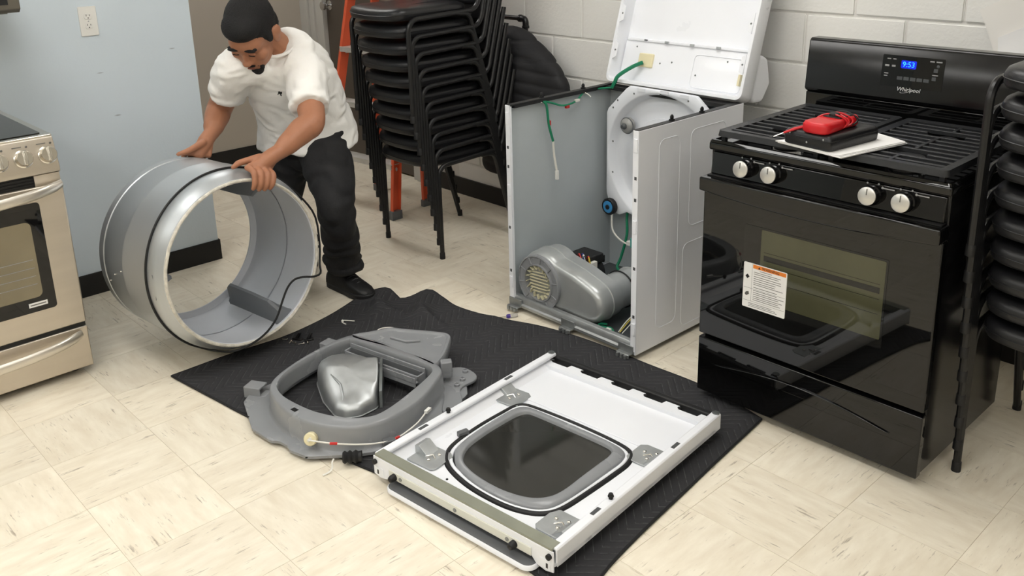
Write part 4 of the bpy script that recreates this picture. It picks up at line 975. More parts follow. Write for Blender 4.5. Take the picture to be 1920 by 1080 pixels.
    # near end: galvanized channel with white end plate
    m = MB(); m.prism([(-hy-.004, zr+.001), (-hy+.030, zr+.001), (-hy+.034, zr-.020), (-hy+.030, zr-.002), (-hy, zr-.004), (-hy, zr-.03), (-hy-.004, zr-.03)], -hx+.01, hx-.01, MYZ); m.build('end_channel', 'channel_grey', t, bevel=.0008)
    poly = [(-hx+.004, zr-.006), (hx-.004, zr-.006), (hx-.004, zo-.012), (hx-.03, zo-.018), (hx-.06, zo-.012), (hx-.075, zo+.004), (-hx+.075, zo+.004), (-hx+.06, zo-.012), (-hx+.03, zo-.018), (-hx+.004, zo-.012)]
    ep = MB().prism(poly, -hy-.006, -hy-.002, MXZ).build('end_plate', 'white_enamel', t, bevel=.001)
    MB().box(-hx+.075, hx-.075, -hy-.010, -hy-.006, zo+.006, zo+.030).build('end_strip', 'cream_white', t, bevel=.001)
    for x in (-.22, -.0, .19): MB().lathe([(.006,0),(.006,.002)], 10, Matrix.Translation((x, -hy-.010, zo+.018)) @ Matrix.Rotation(PI/2, 4, 'X')).build('strip_hole', 'galv_mid', ep)
    for x in (-.245, .215): MB().lathe([(.011,0),(.011,.012),(.008,.02),(.004,.022)], 12, Matrix.Translation((x, -hy-.009, zo+.016)) @ Matrix.Rotation(PI/2, 4, 'X')).build('rubber_bumper', 'black_rubber', ep)
    for x in (-hx+.014, hx-.016): MB().lathe([(.008,0),(.008,.008),(.005,.010)], 12, Matrix.Translation((x, -hy-.006, zr-.022)) @ Matrix.Rotation(PI/2, 4, 'X')).build('corner_plug', 'black_rubber', ep)
    for s in (-1, 1):
        MB().prism(rrect(s*(hx-.03)-.018, s*(hx-.03)+.018, zo-.012, zo+.016, .003), -hy-.0075, -hy-.006, MXZ).build('corner_tab', 'white_enamel', ep); MB().box(s*(hx-.024)-.003, s*(hx-.024)+.003, -hy-.0082, -hy-.007, zo-.006, zo+.008).build('tab_slot', 'label_black', ep)
    # four galvanized corner brackets
    for (x, y, a, flip) in ((-.279, .125, .05, 1), (-.232, -.295, .05, 1), (.270, .115, .0, -1), (.262, -.300, .0, -1)):
        M = Matrix.Translation((x, y, zf+.004)) @ Matrix.Rotation(a, 4, 'Z') @ Matrix.Scale(1.18, 4)
        m = MB(); m.prism([(-.045,-.04),(.036,-.04),(.045,-.03),(.045,.034),(.03,.045),(-.045,.045)] if flip > 0 else [(-.036,-.04),(.045,-.04),(.045,.045),(-.03,.045),(-.045,.034),(-.045,-.03)], 0, .0035, M)
        m.prism([(0,0),(.05,0),(.05,.022),(.036,.026),(.008,.004)], -.038, .004, M @ Matrix.Rotation(0 if flip < 0 else PI, 4, 'Z') @ MXZ)
        bk = m.build('corner_bracket', 'galvanized', t, bevel=.001)
        for (dx, dy) in ((-.018,.012),(.004,-.012),(.012,.02)): MB().lathe([(.0045,0),(.0045,.003),(.002,.0045)], 10, M @ Matrix.Translation((dx, dy, .0035))).build('rivet', 'steel_bright', bk)
        MB().tube([M @ Vector((-.012,-.004,.004)), M @ Vector((.004,.006,.009)), M @ Vector((.014,.002,.004))], .002, 6).build('bracket_hook', 'steel_bright', bk)
    MB().box(-.018, .018, -.009, .009, 0, .018).xf(Matrix.Translation((-.245, -.142, zf+.002)) @ Matrix.Rotation(1.3, 4, 'Z')).build('door_switch', 'grey_plastic_dark', t, bevel=.003)
    for (x, y) in ((-.142,.112),(.11,.062),(-.12,-.338)): MB().ell((x, y, zf+.003), (.004,.004,.003), 8, 6).build('stud', 'black_rubber', t)
    # gasket, white door edge, grey inner door frame, tinted window
    m = MB(); m.loft([zl(G, zf-.004), zl(G, zf+.006), zl(inset(G,.004), zf+.009), zl(inset(G,.011), zf+.009), zl(inset(G,.014), zf+.004), zl(inset(G,.014), zf-.004)]); m.build('door_seal', 'black_rubber', t, ang=60)
    W_ = inset(G, .0135)
    dd = MB(); dd.loft([zl(W_, zo), zl(W_, zf+.004), zl(inset(W_,.003), zf+.007), zl(inset(W_,.010), zf+.007), zl(inset(W_,.012), zf+.004), zl(inset(W_,.012), zo)]); dr = dd.build('door_edge', 'white_enamel', t, ang=60)
    m = MB(); m.loft([zl(inset(R_,.003), zf+.002), zl(inset(R_,.004), zf+.010), zl(inset(R_,.008), zf+.014), zl(inset(L_,-.008), zf+.019), zl(inset(L_,-.003), zf+.0185), zl(L_, zf+.015), zl(inset(L_,.003), zf+.004)]); m.build('inner_door_frame', 'grey_plastic', t, ang=50)
    MB().prism(inset(L_, .001), zf-.004, zf+.007).build('window', 'tint_glass', t)
    # decorative outer door slab underneath, peeping out at the near end
    m = MB(); sl = rrect(-.268, .288, -.455, .15, .03, 6); m.loft([zl(inset(sl,.006), .0095), zl(sl, .014), zl(sl, .024), zl(inset(sl,.004), .0275)], cap0=True, cap1=False); m.build('outer_door', 'white_enamel', t, ang=50)
    MB().prism(inset(sl, .005), .024, .0285).build('outer_door_back', 'grey_plastic_dark', t, bevel=.001)
mat('channel_grey', C(150,152,138), .45, .5, var=.06, vscale=20)
mat('cream_white', C(222,222,212), .45)
build_front_panel()

# ------------------------------------------------------------------ dryer drum
DRUM_C = Vector((-2.999, 1.436, .395)); DRUM_A = .058; DRUM_T = .047
def build_drum():
    t = thing('dryer_drum', 'large hollow silver dryer drum with grey inner baffles held by the man', 'dryer drum', (0,0,0))
    ax = Vector((math.cos(DRUM_A)*math.cos(DRUM_T), math.sin(DRUM_A)*math.cos(DRUM_T), math.sin(DRUM_T)))
    e1 = Vector((0,0,1)).cross(ax).normalized(); e2 = ax.cross(e1)
    M = Matrix(((e1.x,e2.x,ax.x,DRUM_C.x),(e1.y,e2.y,ax.y,DRUM_C.y),(e1.z,e2.z,ax.z,DRUM_C.z),(0,0,0,1)))
    t.matrix_world = M
    R, Rf, L = .3415, .316, .476
    n = 96
    # outer skin with two pressed beads
    prof = [(R-.020, -L),(R-.006, -L+.003),(R, -L+.010),(R, -L+.045),(R-.003,-L+.048),(R-.003,-L+.056),(R,-L+.06),(R,-L*.56-.006),(R+.0018,-L*.56),(R,-L*.56+.006),(R,-.115),(R,-.07),(R-.002,-.055),(R-.010,-.032),(R-.021,-.012),(Rf+.001,-.003),(Rf-.006,0)]
    MB().lathe(prof, n, None, False, False).build('outer_shell', 'drum_outer', t, ang=40)
    prof = [(Rf-.006, 0),(Rf-.014,-.004),(Rf-.014,-.012),(R-.026,-.022),(R-.013,-.04),(R-.009,-.07),(R-.009,-L*.5-.008),(R-.011,-L*.5),(R-.009,-L*.5+.008-.016),(R-.009,-L+.03),(R-.015,-L+.01),(R-.040,-L+.004),(R-.040,-L-.002),(R-.020,-L)]
    MB().lathe(prof, n, None, False, False).build('inner_shell', 'drum_inner', t, ang=40)
    MB().tube([((Rf-.006)*math.cos(a), (Rf-.006)*math.sin(a), .001+.0012*math.sin(a*23)) for a in [2*PI*k/120 for k in range(120)]], .0062, 8, closed=True, flat=1).build('felt_ring', 'felt', t)
    MB().tube([((R-.012)*math.cos(a), (R-.012)*math.sin(a), -L+.003) for a in [2*PI*k/120 for k in range(120)]], .0075, 8, closed=True).build('rear_felt_ring', 'felt', t)
    # three lifting baffles along the axis
    for th in (math.radians(-60), math.radians(62), math.radians(180)):
        c_, s_ = math.cos(th), math.sin(th); rad = Vector((c_, s_, 0)); tan = Vector((-s_, c_, 0)); r0 = R-.010
        secs = []
        for (z, h, w_) in ((-.042,.002,.048),(-.058,.040,.046),(-.095,.088,.040),(-.20,.096,.040),(-L+.10,.096,.040),(-L+.055,.066,.042),(-L+.03,.003,.048)):
            sec = []
            for (u, v) in ((-1,0),(-.6,.35),(-.26,.85),(-.14,1),(.14,1),(.26,.85),(.6,.35),(1,0)):
                sec.append(rad*(r0-v*h-(0 if v else -.002))+tan*(u*w_)+Vector((0,0,z)))
            secs.append(sec)
        MB().loft(secs, True, True, closed=True).build('baffle', 'baffle', t, ang=40)
    # rivets and seam on the outside
    for th in (math.radians(172), math.radians(181), math.radians(168)):
        pass
    for (deg, z) in ((8,-.40),(2,-.345),(-2,-.285)): 
        a = math.radians(180+deg); MB().ell(((R+.0005)*math.cos(a), (R+.0005)*math.sin(a), z), (.003,.003,.003), 8, 6).build('rivet', 'steel_bright', t)
    return M, R, Rf, L
DRUM_M, DRUM_R, DRUM_RF, DRUM_L = build_drum()
def dpt(deg, r, z): return DRUM_M @ Vector((r*math.cos(math.radians(deg)), r*math.sin(math.radians(deg)), z))
def build_belt():
    t = thing('drive_belt', 'thin black rubber drive belt looped loosely round the silver drum', 'belt', tuple(DRUM_M.translation))
    o = DRUM_M.translation; pts = []
    R = DRUM_R+.004
    # hugs the drum over the top and the far side, then hangs off the rim and crosses the opening at lower right
    for d in range(60, 240, 6): pts.append(dpt(d, R, -.085-.010*math.cos(math.radians(d-90)*2)))
    for (d, r, z) in ((245,R,-.064),(251,DRUM_RF+.018,-.006),(257,DRUM_RF+.005,.014),(267,.304,.018),(278,.286,.016),(290,.262,.010),(303,.229,.006),(317,.214,.004),(327,.226,.006),(331.5,.258,.012),(333.5,.298,.016),(336.5,.337,.006),(342,DRUM_R+.010,-.03),(354,DRUM_R+.018,-.05),(372,DRUM_R+.022,-.055),(386,DRUM_R+.012,-.066),(402,R,-.08),(412,R,-.084)): pts.append(dpt(d, r, z))
    MB().tube([p-o for p in catmull(pts, 3)], .0042, 7, closed=True).build('belt_band', 'black_rubber', t)
build_belt()

# ------------------------------------------------------------------ small loose hardware
def build_small():
    t = thing('nut_driver', 'clear handled nut driver with purple band on the floor by the dryer', 'nut driver', (-2.575, 2.355, .0085), math.atan2(2.3945-2.3201, -2.5585+2.5989))
    M = Matrix.Rotation(PI/2, 4, 'Y')
    MB().lathe([(.0022,-.05),(.0022,-.006)], 10, M).build('shaft', 'steel_bright', t); MB().lathe([(.006,-.010),(.0085,-.006),(.0085,.006)], 14, M).build('purple_band', 'purple_plastic', t); MB().lathe([(.0085,.006),(.0082,.034),(.006,.038)], 14, M).build('handle', 'clear_plastic', t)
    rn = random.Random(2)
    # screws and clips by the drum
    sc = [(-3.055,1.590,.6,'leftmost small silver screw beside the black clips on the blanket'),(-3.020,1.592,2.2,'small silver screw in front of the larger black clip'),(-3.006,1.600,.2,'small silver screw touching the larger black clip'),(-2.975,1.615,1.2,'small silver screw in front of the narrower black clip'),(-2.958,1.636,2.8,'rightmost small silver screw beside the narrower black clip')]
    for (x, y, a, lab) in sc:
        s = thing('screw', lab, 'screw', (x, y, bz(x, y)+.004), a, 'loose screws on the blanket')
        MB().tube([(-.012,0,0),(.008,0,0)], [.0012,.0024], 8).build('shank', 'steel_bright', s); MB().lathe([(.0055,0),(.0055,.003),(.003,.0045)], 12, Matrix.Translation((.008,0,0)) @ Matrix.Rotation(PI/2, 4, 'Y')).build('head', 'steel_bright', s)
    for (x, y, a, sc_, lab) in ((-3.024,1.628,.4,1.0,'larger black plastic clip lying on the blanket by the drum'),(-2.984,1.655,1.3,.8,'narrower black plastic clip lying on the blanket by the drum')):
        c = thing('plastic_clip', lab, 'clip', (x, y, bz(x, y)), a, 'black clips on the blanket')
        MB().box(-.022*sc_, .022*sc_, -.008, .008, 0, .008).build('clip_base', 'black_rubber', c, bevel=.002); MB().prism([(-.010,.007),(.004,.007),(.018,.032),(.008,.034)], -.006, .006, MXZ).build('clip_arm', 'black_rubber', c, bevel=.002)
    x, y = -3.018, 1.842
    c = thing('wire_clip', 'small white bent wire clip alone on the black blanket', 'clip', (x, y, bz(x, y)+.003), .3)
    MB().tube(catmull([(.030,.030,0),(.0,.016,.002),(-.010,.0,.006),(.0,-.010,.004),(.018,-.010,0)], 6, False), .0025, 6).build('bent_wire', 'wire_white', c); MB().ell((-.009,.001,.004), (.006,.005,.006), 10, 8).build('clip_head', 'white_plastic', c)
    x, y = -2.178, 1.252
    c = thing('cable_tie', 'white cut cable tie hanging from the grey ring edge', 'cable tie', (x, y, 0), .4)
    MB().tube(catmull([(.0,.0,.030),(.004,-.014,.028),(.008,-.022,.014),(.004,-.034,.006),(-.006,-.052,.004)], 5, False), .0028, 6, flat=.5).build('strap', 'wire_white', c)
    x, y = -2.148, 1.303
    c = thing('rubber_bellows', 'small black crumpled rubber boot on the blanket between ring and panel', 'rubber boot', (x, y, bz(x, y)), .9)
    MB().lathe([(.016,-.032),(.020,-.026),(.015,-.018),(.021,-.010),(.015,-.002),(.021,.008),(.016,.016),(.018,.026)], 16, Matrix.Translation((0,0,.0205)) @ Matrix.Rotation(PI/2, 4, 'Y'), False, False).build('boot', 'black_rubber', c)
build_small()
# ------------------------------------------------------------------ stacking chairs
def make_chair():
    t = thing('stacking_chair', 'x', 'chair'); r = .0115; hx = .2225
    for s in (-1, 1):
        x = s*hx
        p = fillet([(x,-.242,.012),(x,-.242,.463),(x,.165,.478),(x,.265,.86)], [0,.055,.06,0], 6)
        MB().tube(p, r, 10).build('side_frame', 'black_tube', t)
        MB().tube(fillet([(x-s*.0,.03,.470),(x,.115,.462),(x,.243,.012)], [0,.05,0], 5), r, 10).build('rear_leg', 'black_tube', t)
        MB().lathe([(.0135,0),(.0138,.004),(.0132,.03),(.012,.032)], 12, Matrix.Translation((x,-.242,0))).build('foot_cap', 'black_rubber', t)
        MB().lathe([(.0135,0),(.0138,.004),(.0132,.03),(.012,.032)], 12, Matrix.Translation((x,.245,0))).build('foot_cap', 'black_rubber', t)
    MB().tube([(-hx,-.15,.462),(hx,-.15,.462)], .009, 8).build('cross_rail', 'black_tube', t); MB().tube([(-hx,.12,.462),(hx,.12,.462)], .009, 8).build('cross_rail', 'black_tube', t)
    # seat cushion: bowed pad, thicker at the front
    def pad(gr, n=64):
        out = []
        for k in range(n):
            a = 2*PI*k/n; c_, s_ = math.cos(a), math.sin(a); e = .36
            x = (abs(c_)**e)*math.copysign(1, c_)*(.203+gr)*(1-.05*s_); y = (abs(s_)**e)*math.copysign(1, s_)*(.222+gr)-.063-.018*math.cos(x*7)*(s_ < 0)
            out.append((x, y))
        return out
    def wv(lp, z, k=1.0): return [Vector((p[0], p[1], z-.010*k*(1-min(1, (p[0]/.2)**2))*(1 if p[1] < 0 else .4))) for p in lp]
    m = MB(); m.loft([wv(pad(-.02), .458, .3), wv(pad(-.006), .460, .5), wv(pad(0), .472), wv(pad(.0), .494), wv(pad(-.006), .507), wv(pad(-.025), .516), wv(pad(-.08), .521), wv(pad(-.14), .522)], True, True)
    st = m.build('seat', 'vinyl', t, ang=70)
    MB().tube(wv(pad(.0015), .486), .0022, 5, closed=True).build('seat_piping', 'vinyl', st)
    # back pad between the uprights
    M = Matrix.Translation((0,.235,.74)) @ Matrix.Rotation(-math.atan2(.1,.382), 4, 'X')
    m = MB(); o = rrect(-.208, .208, -.10, .125, .05, 6)
    m.loft([[M @ Vector((p[0], y-.012*(1-(p[0]/.21)**2), p[1])) for p in inset(o, d)] for (d, y) in ((.012,-.014),(.003,-.009),(0,0),(.003,.008),(.012,.012))], True, True); m.build('backrest', 'vinyl', t, ang=60)
    return t
chair0 = make_chair()
def chair_stack(cx, cy, n, dz, dy, rz, where, group, first):
    for k in range(n):
        c = chair0 if (first and k == 0) else copy_tree(chair0)
        c.location = (cx, cy+dy*k, dz*k); c.rotation_euler = (0, 0, rz); c['group'] = group
        i = n-1-k
        pos = 'top' if i == 0 else ('bottom' if k == 0 else (ORD[i]+' from the top' if i <= n//2 else ORD[k]+' from the bottom'))
        c['label'] = 'black vinyl stacking chair, '+pos+' of the stack '+where
chair_stack(-3.5255, 2.838, 10, .0775, -.0145, 0, 'beside the orange ladder', 'chairs stacked beside the ladder', True)
chair_stack(-.6215, 2.790, 10, .0790, -.0120, 0, 'right of the black stove', 'chairs stacked right of the black stove', False)

# ------------------------------------------------------------------ orange ladder
def build_ladder():
    t = thing('step_ladder', 'orange fiberglass step ladder standing behind the chair stack', 'ladder', (-4.26, 2.80, 0))
    def fpt(s, z, dy=0): x = (-.30+.10*z) if s < 0 else (.30-.10*z); return Vector((x, (-.06 if s < 0 else .0)+.165*z+dy, z))
    for s in (-1, 1):
        a, b = fpt(s, .0), fpt(s, 1.9); 
        m = MB(); sec = [(-.012*s,-.027),(.012*s,-.027),(.012*s,-.021),(-.006*s,-.021),(-.006*s,.021),(.012*s,.021),(.012*s,.027),(-.012*s,.027)]
        m.loft([[p+Vector((u,v,0)) for u, v in sec] for p in (a+Vector((0,0,.03)), b)], True, True); m.build('front_rail', 'orange_fiberglass', t)
        MB().box(-.018, .018, -.034, .034, 0, .05).xf(Matrix.Translation(a)).build('foot', 'grey_plastic_dark', t, bevel=.003)
        a, b = Vector((s*.235, .265, 0)), Vector((s*.16, .315, 1.85))
        m = MB(); sec = [(-.010*s,-.024),(.010*s,-.024),(.010*s,-.018),(-.004*s,-.018),(-.004*s,.018),(.010*s,.018),(.010*s,.024),(-.010*s,.024)]
        m.loft([[p+Vector((u,v,0)) for u, v in sec] for p in (a+Vector((0,0,.02)), b)], True, True); m.build('rear_rail', 'orange_fiberglass', t)
        MB().box(-.014, .014, -.03, .03, 0, .04).xf(Matrix.Translation(a)).build('foot', 'grey_plastic_dark', t, bevel=.003)
    for k in range(1, 7):
        z = .3*k; a, b = fpt(-1, z), fpt(1, z)
        m = MB(); m.loft([[p+Vector((0,v,w_)) for v, w_ in ((-.04,-.028),(-.036,-.028),(-.036,-.004),(.04,-.004),(.04,.0),(-.04,.0))] for p in (a, b)], True, True); m.build('step', 'aluminium', t)
        for s in (-1, 1): MB().tube([fpt(s, z-.03), Vector((fpt(s, z-.14).x*.35+s*.02, fpt(s,z-.01).y, z-.012))], .006, 6, flat=2).build('step_brace', 'aluminium', t)
    for k in range(6):
        z = .25+.3*k; L_ = Vector((-.232+.04*z, .267+.027*z, z)); R_ = Vector((.232-.04*z, .267+.027*z, z))
        MB().tube([L_, R_], .009, 8).build('rear_rung', 'aluminium', t)
        MB().tube([L_, Vector((0,.267+.027*z,z+.28))], .007, 6, flat=1.6).build('rear_brace', 'aluminium', t); MB().tube([R_, Vector((0,.267+.027*z,z+.28))], .007, 6, flat=1.6).build('rear_brace', 'aluminium', t)
    MB().box(-.17, .17, .20, .36, 1.88, 1.93).build('top_cap', 'grey_plastic_dark', t, bevel=.01)
build_ladder()

# ------------------------------------------------------------------ pipe rack with a jacket over it
def build_pipe_rack():
    t = thing('pipe_rack', 'black iron pipe rack fixed to the block wall under the jacket', 'rack', (-3.46, 3.29, 0))
    MB().tube([(-.30,0,1.083),(.03,0,1.083)], .0125, 12).build('top_pipe', 'black_tube', t); MB().tube(fillet([(.052,0,1.06),(.052,0,.62),(.052,.062,.62)], .03, 5), .0125, 12).build('drop_pipe', 'black_tube', t); MB().tube([(-.30,-.012,1.083),(-.30,.062,1.083)], .0125, 12).build('wall_stub', 'black_tube', t)
    MB().tube(fillet([(.012,0,1.083),(.052,0,1.083),(.052,0,1.042)], .03, 6), .0165, 12).build('elbow_fitting', 'black_tube', t)
    for (a, b) in (((.008,0,1.083),(.020,0,1.083)),((.052,0,1.036),(.052,0,1.048))): MB().tube([a, b], .0195, 12).build('fitting_collar', 'black_tube', t)
    for (x, z) in ((.052,.62), (-.30,1.083)): MB().lathe([(.04,0),(.04,.008),(.02,.012),(.018,.03)], 18, Matrix.Translation((x,.066,z)) @ Matrix.Rotation(PI/2, 4, 'X')).build('wall_flange', 'black_tube', t)
build_pipe_rack()
def build_jacket():
    t = thing('jacket', 'black quilted puffer jacket draped over the pipe rack by the wall', 'jacket', (-3.38, 3.20, 0))
    prof = [(1.052,-.13,-.02,.020),(1.043,-.155,.03,.035),(1.02,-.18,.075,.055),(.985,-.205,.125,.072),(.935,-.235,.20,.085),(.885,-.26,.265,.092),(.83,-.275,.315,.096),(.77,-.285,.345,.10),(.66,-.29,.37,.10),(.55,-.293,.38,.10),(.44,-.295,.38,.098),(.34,-.295,.37,.095),(.28,-.29,.36,.08),(.265,-.28,.35,.05)]
    # resample finely so that every quilt row bulges
    rows = []; n = 72; zs = []
    z = 1.052
    while z > .266: zs.append(z); z -= .0075
    zs.append(.265)
    for z in zs:
        for a, b in zip(prof, prof[1:]):
            if a[0] >= z >= b[0]: break
        f = (a[0]-z)/(a[0]-b[0]) if a[0] != b[0] else 0
        x0, x1, d = (a[i]+(b[i]-a[i])*f for i in (1, 2, 3))
        row = []
        for k in range(n):
            th = 2*PI*k/n; c_, s_ = math.cos(th), math.sin(th)
            slope = .10*c_ if z < .95 else 0
            q = abs(math.sin(PI*((z+slope*.35)/.062)))**.5; puff = .010*(q-.6) if z < 1.03 else 0
            fold = .012*mnoise.noise(Vector((c_*2.2, s_*2.2, z*2.5)))+.010*math.sin(th*5+z*3)*(z < .9)
            rx = (x1-x0)/2+puff+fold; ry = d+puff+fold*.8
            row.append(Vector(((x0+x1)/2+rx*c_, min(.128, ry*s_*(1.0)+.01), z)))
        rows.append(row)
    MB().loft(rows, True, True).build('jacket_body', 'nylon_black', t, ang=75)
    # sleeve falling in front
    m = MB(); path = catmull([(-.10,-.06,1.0),(-.14,-.10,.86),(-.155,-.112,.70),(-.15,-.108,.55),(-.14,-.10,.42)], 10, False)
    m.tube(path, [.045+.012*abs(math.sin(PI*i/4.0))+.012*math.sin(PI*i/len(path)) for i in range(len(path))], 18); m.build('sleeve', 'nylon_black', t, ang=75)
    MB().ell((-.10,-.108,.905), (.026,.006,.011), 14, 8).build('white_logo_patch', 'label_white', t)
    MB().tube([(.02,-.066,1.0),(.05,-.10,.85),(.07,-.108,.6),(.08,-.108,.3)], .004, 6).build('zipper', 'black_rubber', t)
build_jacket()

# ------------------------------------------------------------------ curled white sheets on the block wall at the right
def build_wall_sheets():
    t = thing('wall_poster', 'thin white poster sheet taped to the block wall right of the stove console', 'poster', (-1.0, 3.345, 1.4))
    def sheet(pts, nm, mt, bow=.01, y0=0):
        # pts: four corners (x,z) lower-left, lower-right, upper-right, upper-left
        m = MB(); nx, nz = 10, 10; f = []; b = []
        for j in range(nz+1):
            for i in range(nx+1):
                u, v = i/nx, j/nz; x = (pts[0][0]*(1-u)+pts[1][0]*u)*(1-v)+(pts[3][0]*(1-u)+pts[2][0]*u)*v; z = (pts[0][1]*(1-u)+pts[1][1]*u)*(1-v)+(pts[3][1]*(1-u)+pts[2][1]*u)*v
                y = -.002-y0-bow*(math.sin(PI*u)*.5+(1-v)**2*(1-u))
                f.append((x+1.0, y, z-1.4)); b.append((x+1.0, y+.0008, z-1.4))
        fs = []; k = len(f)
        for j in range(nz):
            for i in range(nx):
                a = j*(nx+1)+i; fs.append((a, a+1, a+nx+2, a+nx+1)); fs.append((k+a, k+a+nx+1, k+a+nx+2, k+a+1))
        m.add(f+b, fs); return m.build(nm, mt, t, ang=80)
    sheet([(-1.145,1.08),(-.70,1.04),(-.62,1.60),(-1.226,1.252)], 'back_sheet', 'plastic_film', .012)
    o = sheet([(-1.13,1.05),(-.72,1.0),(-.72,1.40),(-1.150,1.165)], 'curled_sheet', 'sheet_white', .05, .02)
build_wall_sheets()
# ------------------------------------------------------------------ the man
def remeshed(name, mb, voxel, smooth=6, fac=.5, disp=None):
    me = bpy.data.meshes.new(name); me.from_pydata(mb.v, [], mb.f); me.update()
    bm = bmesh.new(); bm.from_mesh(me); bmesh.ops.recalc_face_normals(bm, faces=bm.faces); bm.to_mesh(me); bm.free()
    o = bpy.data.objects.new(name+'_tmp', me); COL.objects.link(o)
    r = o.modifiers.new('r', 'REMESH'); r.mode = 'VOXEL'; r.voxel_size = voxel
    if smooth: s = o.modifiers.new('s', 'SMOOTH'); s.iterations = smooth; s.factor = fac
    dg = bpy.context.evaluated_depsgraph_get(); out = bpy.data.meshes.new_from_object(o.evaluated_get(dg))
    bpy.data.objects.remove(o); bpy.data.meshes.remove(me)
    if disp:
        nr = [v.normal.copy() for v in out.vertices]
        for v, n in zip(out.vertices, nr): v.co += n*disp(v.co, n)
    out.polygons.foreach_set('use_smooth', [True]*len(out.polygons)); out.update()
    return out
def limb(m, pts, radii, n=18, per=5, caps=True, flat=None):
    P = catmull(pts, per, False); R = []
    for i in range(len(radii)-1):
        for k in range(per): t = k/per; t = t*t*(3-2*t); R.append(radii[i]*(1-t)+radii[i+1]*t)
    R.append(radii[-1])
    m.tube(P, R, n, flat=flat or 1)
    if caps: m.ell(P[0], (R[0]*.98,)*3, 14, 10); m.ell(P[-1], (R[-1]*.98,)*3, 14, 10)
V = Vector
PEL = V((-3.53,2.05,.72)); NB = V((-3.405,1.89,1.085))
SHL, SHR = V((-3.302,1.935,1.000)), V((-3.452,1.712,1.032))
ELL, ELR = V((-3.098,1.822,.848)), V((-3.625,1.700,.850))
WRL, WRR = V((-3.062,1.655,.768)), V((-3.525,1.605,.775))
HEAD = V((-3.352,1.742,1.178))
FACE = V((.36,-.60,-.70)).normalized()
def build_man():
    t = thing('person', 'man in a white t-shirt and black trousers bending to hold the silver drum', 'person', (-3.45, 2.04, 0))
    T = Matrix.Translation((3.45, -2.04, 0))
    # head frame
    up = (V((0,0,1))-V((0,0,1)).dot(FACE)*FACE).normalized(); rt = FACE.cross(up)          # x = person's right... y = face, z = crown
    roll = Matrix.Rotation(math.radians(-6), 3, FACE); up = roll @ up; rt = roll @ rt
    HM = Matrix(((rt.x, FACE.x, up.x, HEAD.x), (rt.y, FACE.y, up.y, HEAD.y), (rt.z, FACE.z, up.z, HEAD.z), (0,0,0,1))) @ Matrix.Scale(1.15, 4)
    b = MB()
    def he(c, r, nu=20, nv=14, m=b): m.ell((0,0,0), r, nu, nv); k = 2+(nv-1)*nu; s_ = len(m.v)-k; m.v[s_:] = [tuple(HM @ (V(v)+V(c))) for v in m.v[s_:]]
    he((0,-.012,.030), (.076,.096,.096)); he((0,.028,-.045), (.060,.070,.072)); he((0,.058,-.085), (.036,.034,.030)); he((0,.05,.02), (.060,.046,.05))
    he((0,.088,-.020), (.011,.016,.026)); he((0,.100,-.036), (.0165,.0145,.0125)); he((.012,.092,-.040), (.009,.010,.008)); he((-.012,.092,-.040), (.009,.010,.008))
    for s in (-1, 1):
        he((s*.028,.084,.020), (.024,.012,.008)); he((s*.042,.058,-.028), (.024,.026,.026)); he((s*.080,-.012,-.008), (.010,.021,.035)); he((s*.086,-.020,.004), (.010,.019,.023))
    he((0,.088,-.064), (.022,.010,.007)); he((0,.085,-.074), (.018,.010,.007))
    hb = HM @ V((0,-.045,-.055))
    limb(b, [NB+V((-.01,.02,-.06)), NB, (NB+hb)/2, hb], [.07,.066,.060,.058])
    # torso under the shirt
    limb(b, [PEL, V((-3.505,1.995,.90)), V((-3.44,1.92,1.02)), NB], [.12,.115,.115,.07])
    limb(b, [SHR, NB, SHL], [.05,.05,.05])
    # arms
    for (S, E_, W) in ((SHL, ELL, WRL), (SHR, ELR, WRR)):
        m1 = S.lerp(E_, .5); f1 = E_.lerp(W, .3); f2 = E_.lerp(W, .7)
        limb(b, [S, m1, E_, f1, f2, W], [.060,.056,.052,.052,.043,.032])
    # hands wrapped over the drum rims
    def hand(rows, thumb, W, palm):
        k0, k3 = rows[0][0], rows[-1][0]; kc = (k0+k3)/2
        for row in rows:
            b.tube(catmull([W.lerp(row[0], .35), W.lerp(row[0], .7), row[0]], 4, False), [.013]*8+[.0115], 10)
            R = [.0125,.0118,.0108,.0092]; limb(b, row, R, 10, 4)
        limb(b, [W, W.lerp(kc, .5)+palm*.2, kc], [.030,.031,.024], 14, 4)
        limb(b, [k0, (k0+k3)/2, k3], [.012,.0125,.011], 12, 4)
        limb(b, thumb, [.016,.0125,.0105,.0088], 10, 4)
    Lr = []
    for d, ln in ((78.5,1.0),(73.6,1.06),(68.9,1.0),(64.6,.86)): Lr.append([dpt(d,.352,-.020), dpt(d-.3,.3415,.020), dpt(d-.5,.341-.037*ln,.031), dpt(d-.4,.341-.060*ln,.023)])
    hand(Lr, [WRL.lerp(dpt(76,.37,-.06), .6), dpt(80,.366,-.058), dpt(83.5,.358,-.050), dpt(86,.3545,-.042)], WRL, V((0,0,.03)))
    Rr = []; z0 = -DRUM_L
    for d, ln in ((79,1.0),(74.2,1.06),(69.5,1.0),(65.2,.86)): Rr.append([dpt(d,.358,z0+.022), dpt(d-.3,.350,z0-.016), dpt(d-.5,.350-.036*ln,z0-.026), dpt(d-.4,.350-.058*ln,z0-.020)])
    hand(Rr, [WRR.lerp(dpt(77,.375,z0+.06), .6), dpt(81,.372,z0+.050), dpt(84.5,.363,z0+.042), dpt(87,.3575,z0+.032)], WRR, V((0,0,.03)))
    # lower legs inside trousers
    HL, KL, AL = V((-3.445,2.075,.675)), V((-3.225,1.985,.43)), V((-3.328,2.052,.10)); HR, KR, AR = V((-3.635,2.03,.70)), V((-3.62,1.935,.38)), V((-3.665,2.04,.10))
